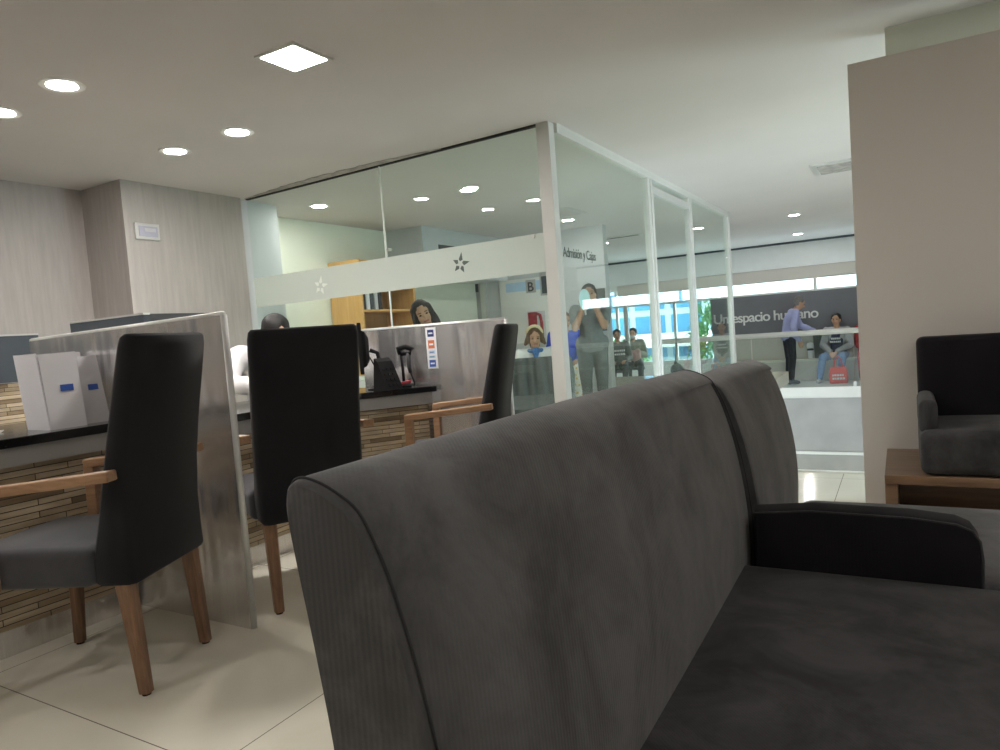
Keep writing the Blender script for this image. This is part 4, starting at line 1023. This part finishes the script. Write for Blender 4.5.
MB().loft([[(-0.10, -0.08, 0), (0.10, -0.08, 0), (0.10, 0.08, 0), (-0.10, 0.08, 0)], [(-0.12, -0.1, 0.50), (0.12, -0.1, 0.50), (0.12, 0.1, 0.50), (-0.12, 0.1, 0.50)]]).build('box', M['dark_green'], pn)
MB().box((0, 0, 0.505), (0.25, 0.21, 0.02), None, 0.004).build('rim', M['slate_dark'], pn)
bo = thing('paper_cup', 'white lidded cup on the low wall beside the standing person', 'cup', (-1.53, 14.40, 0.121))
MB().lathe([(0.001, 0), (0.04, 0), (0.055, 0.15), (0.001, 0.15)], n=18).build('cup', M['paper'], bo, 40)
MB().lathe([(0.001, 0.15), (0.06, 0.15), (0.058, 0.175), (0.035, 0.19), (0.001, 0.19)], n=18).build('lid', M['dark'], bo, 40)
bo = thing('paper_cup', 'white bowl stacked upside down on the cup lid', 'bowl', (-1.53, 14.40, 0.312))
MB().lathe([(0.001, 0), (0.06, 0), (0.066, 0.05), (0.05, 0.10), (0.001, 0.11)], n=18).build('bowl', M['paper'], bo, 40)
# standing man
person('standing person in a lilac shirt and dark trousers on the far walkway', (-1.83, 13.86, -0.31), face_dir(0.88, 0.35),
       standing(0.975, chest=(0, 0.06, 1.21), neck=(0, 0.14, 1.40), head=(0, 0.22, 1.53), shl=(-0.185, 0.12, 1.36), shr=(0.185, 0.10, 1.35), ell=(-0.22, 0.28, 1.09), wrl=(-0.14, 0.50, 0.98), elr=(0.25, 0.02, 1.06), wrr=(0.22, 0.12, 0.82), hur=(1, 0, 0)),
       M['skin'], M['hair_grey'], 'short', M['shirt_lilac'], M['trousers'], M['shoe'], head=(-0.45, 0, 0))
# seated woman with red bag
pw, LW, RW, VW = person('seated person in pale grey cardigan, printed dark top and jeans', (-1.05, 14.36, -0.31), face_dir(-0.15, -1),
       seated(0.415, 0.05, knl=(-0.15, 0.40, 0.46), knr=(0.17, 0.42, 0.46), anl=(-0.12, 0.42, 0.085), anr=(0.22, 0.50, 0.085), wrl=(-0.05, 0.33, 0.56), wrr=(0.05, 0.34, 0.55), hdl=(0.3, 0.7, -0.5), hdr=(-0.3, 0.7, -0.5)),
       M['skin'], M['hair'], 'tied', M['cardigan'], M['denim'], M['shoe_white'], female=True)
fr_ = MB(); fr_.ell((0.0, 0.105, 0.74), (0.115, 0.085, 0.20)); fr_.ell((0, 0.12, 0.60), (0.11, 0.08, 0.09))
remesh(fr_, 'top', M['navy_cloth'], 0.012, pw, 2)
pr = MB()
for row in range(2):
    x = -0.085
    while x < 0.075:
        w = rr.uniform(0.014, 0.03); pr.box((x+w/2, 0.192 - 2.2*(x+w/2)**2 - 0.006*row, 0.79-0.06*row), (w, 0.01, 0.032)); x += w + 0.008
pr.build('shirt_print', M['paper'], pw)
rbag = thing('shopping_bag', 'red shopping bag with white print at the seated persons feet', 'bag', (-1.02, 13.78, -0.31), math.radians(5))
mb = MB(); rings = []
for z, w, d in ((0.0, 0.14, 0.05), (0.02, 0.15, 0.06), (0.15, 0.16, 0.055), (0.26, 0.135, 0.03), (0.30, 0.12, 0.012)):
    rings.append([(w*math.copysign(abs(math.cos(a))**0.6, math.cos(a)), d*math.copysign(abs(math.sin(a))**0.6, math.sin(a)), z) for a in [2*PI*k/24 for k in range(24)]])
mb.loft(rings); mb.build('bag_body', M['red_bag'], rbag, 60)
for s in (-1, 1): MB().tube([(-0.07, s*0.012, 0.29), (-0.05, s*0.012, 0.42), (0.0, s*0.01, 0.49), (0.05, s*0.012, 0.42), (0.07, s*0.012, 0.29)], 0.011, 8).build('handle', M['red_bag'], rbag, True)
pr = MB()
for row in range(2):
    x = -0.10
    while x < 0.09:
        w = rr.uniform(0.02, 0.04); pr.box((x+w/2, -0.062, 0.15-0.06*row), (w, 0.006, 0.035)); x += w + 0.01
pr.build('bag_print', M['paper'], rbag)
# person in red, half hidden by the right wall
person('person in red seated at the edge of the right wall', (-0.53, 14.40, -0.31), face_dir(0, -1),
       seated(0.415, 0.02, elr=(0.19, 0.07, 0.67), ell=(-0.19, 0.07, 0.67)), M['skin'], M['hair'], 'long', M['red_cloth'], M['red_cloth'], M['shoe'], female=True)
# black shoulder bag hanging from the handrail
hb_ = thing('shoulder_bag', 'black shoulder bag hanging from the far handrail by a long strap', 'bag', (-3.73, 13.18, 0.64), 0.2)
MB().tube([(-0.02, 0.065, -0.02), (-0.02, 0.06, 0.06), (-0.015, -0.01, 0.06), (-0.02, -0.012, -0.1), (-0.05, -0.012, -0.42)], 0.012, 8).build('strap', M['black'], hb_, True)
mb = MB(); mb.ell((-0.03, -0.02, -0.56), (0.13, 0.05, 0.13)); mb.ell((0.03, -0.02, -0.62), (0.13, 0.05, 0.10)); mb.ell((-0.05, -0.02, -0.44), (0.04, 0.03, 0.07))
remesh(mb, 'bag_body', M['black'], 0.014, hb_, 2, 0.008, 12)
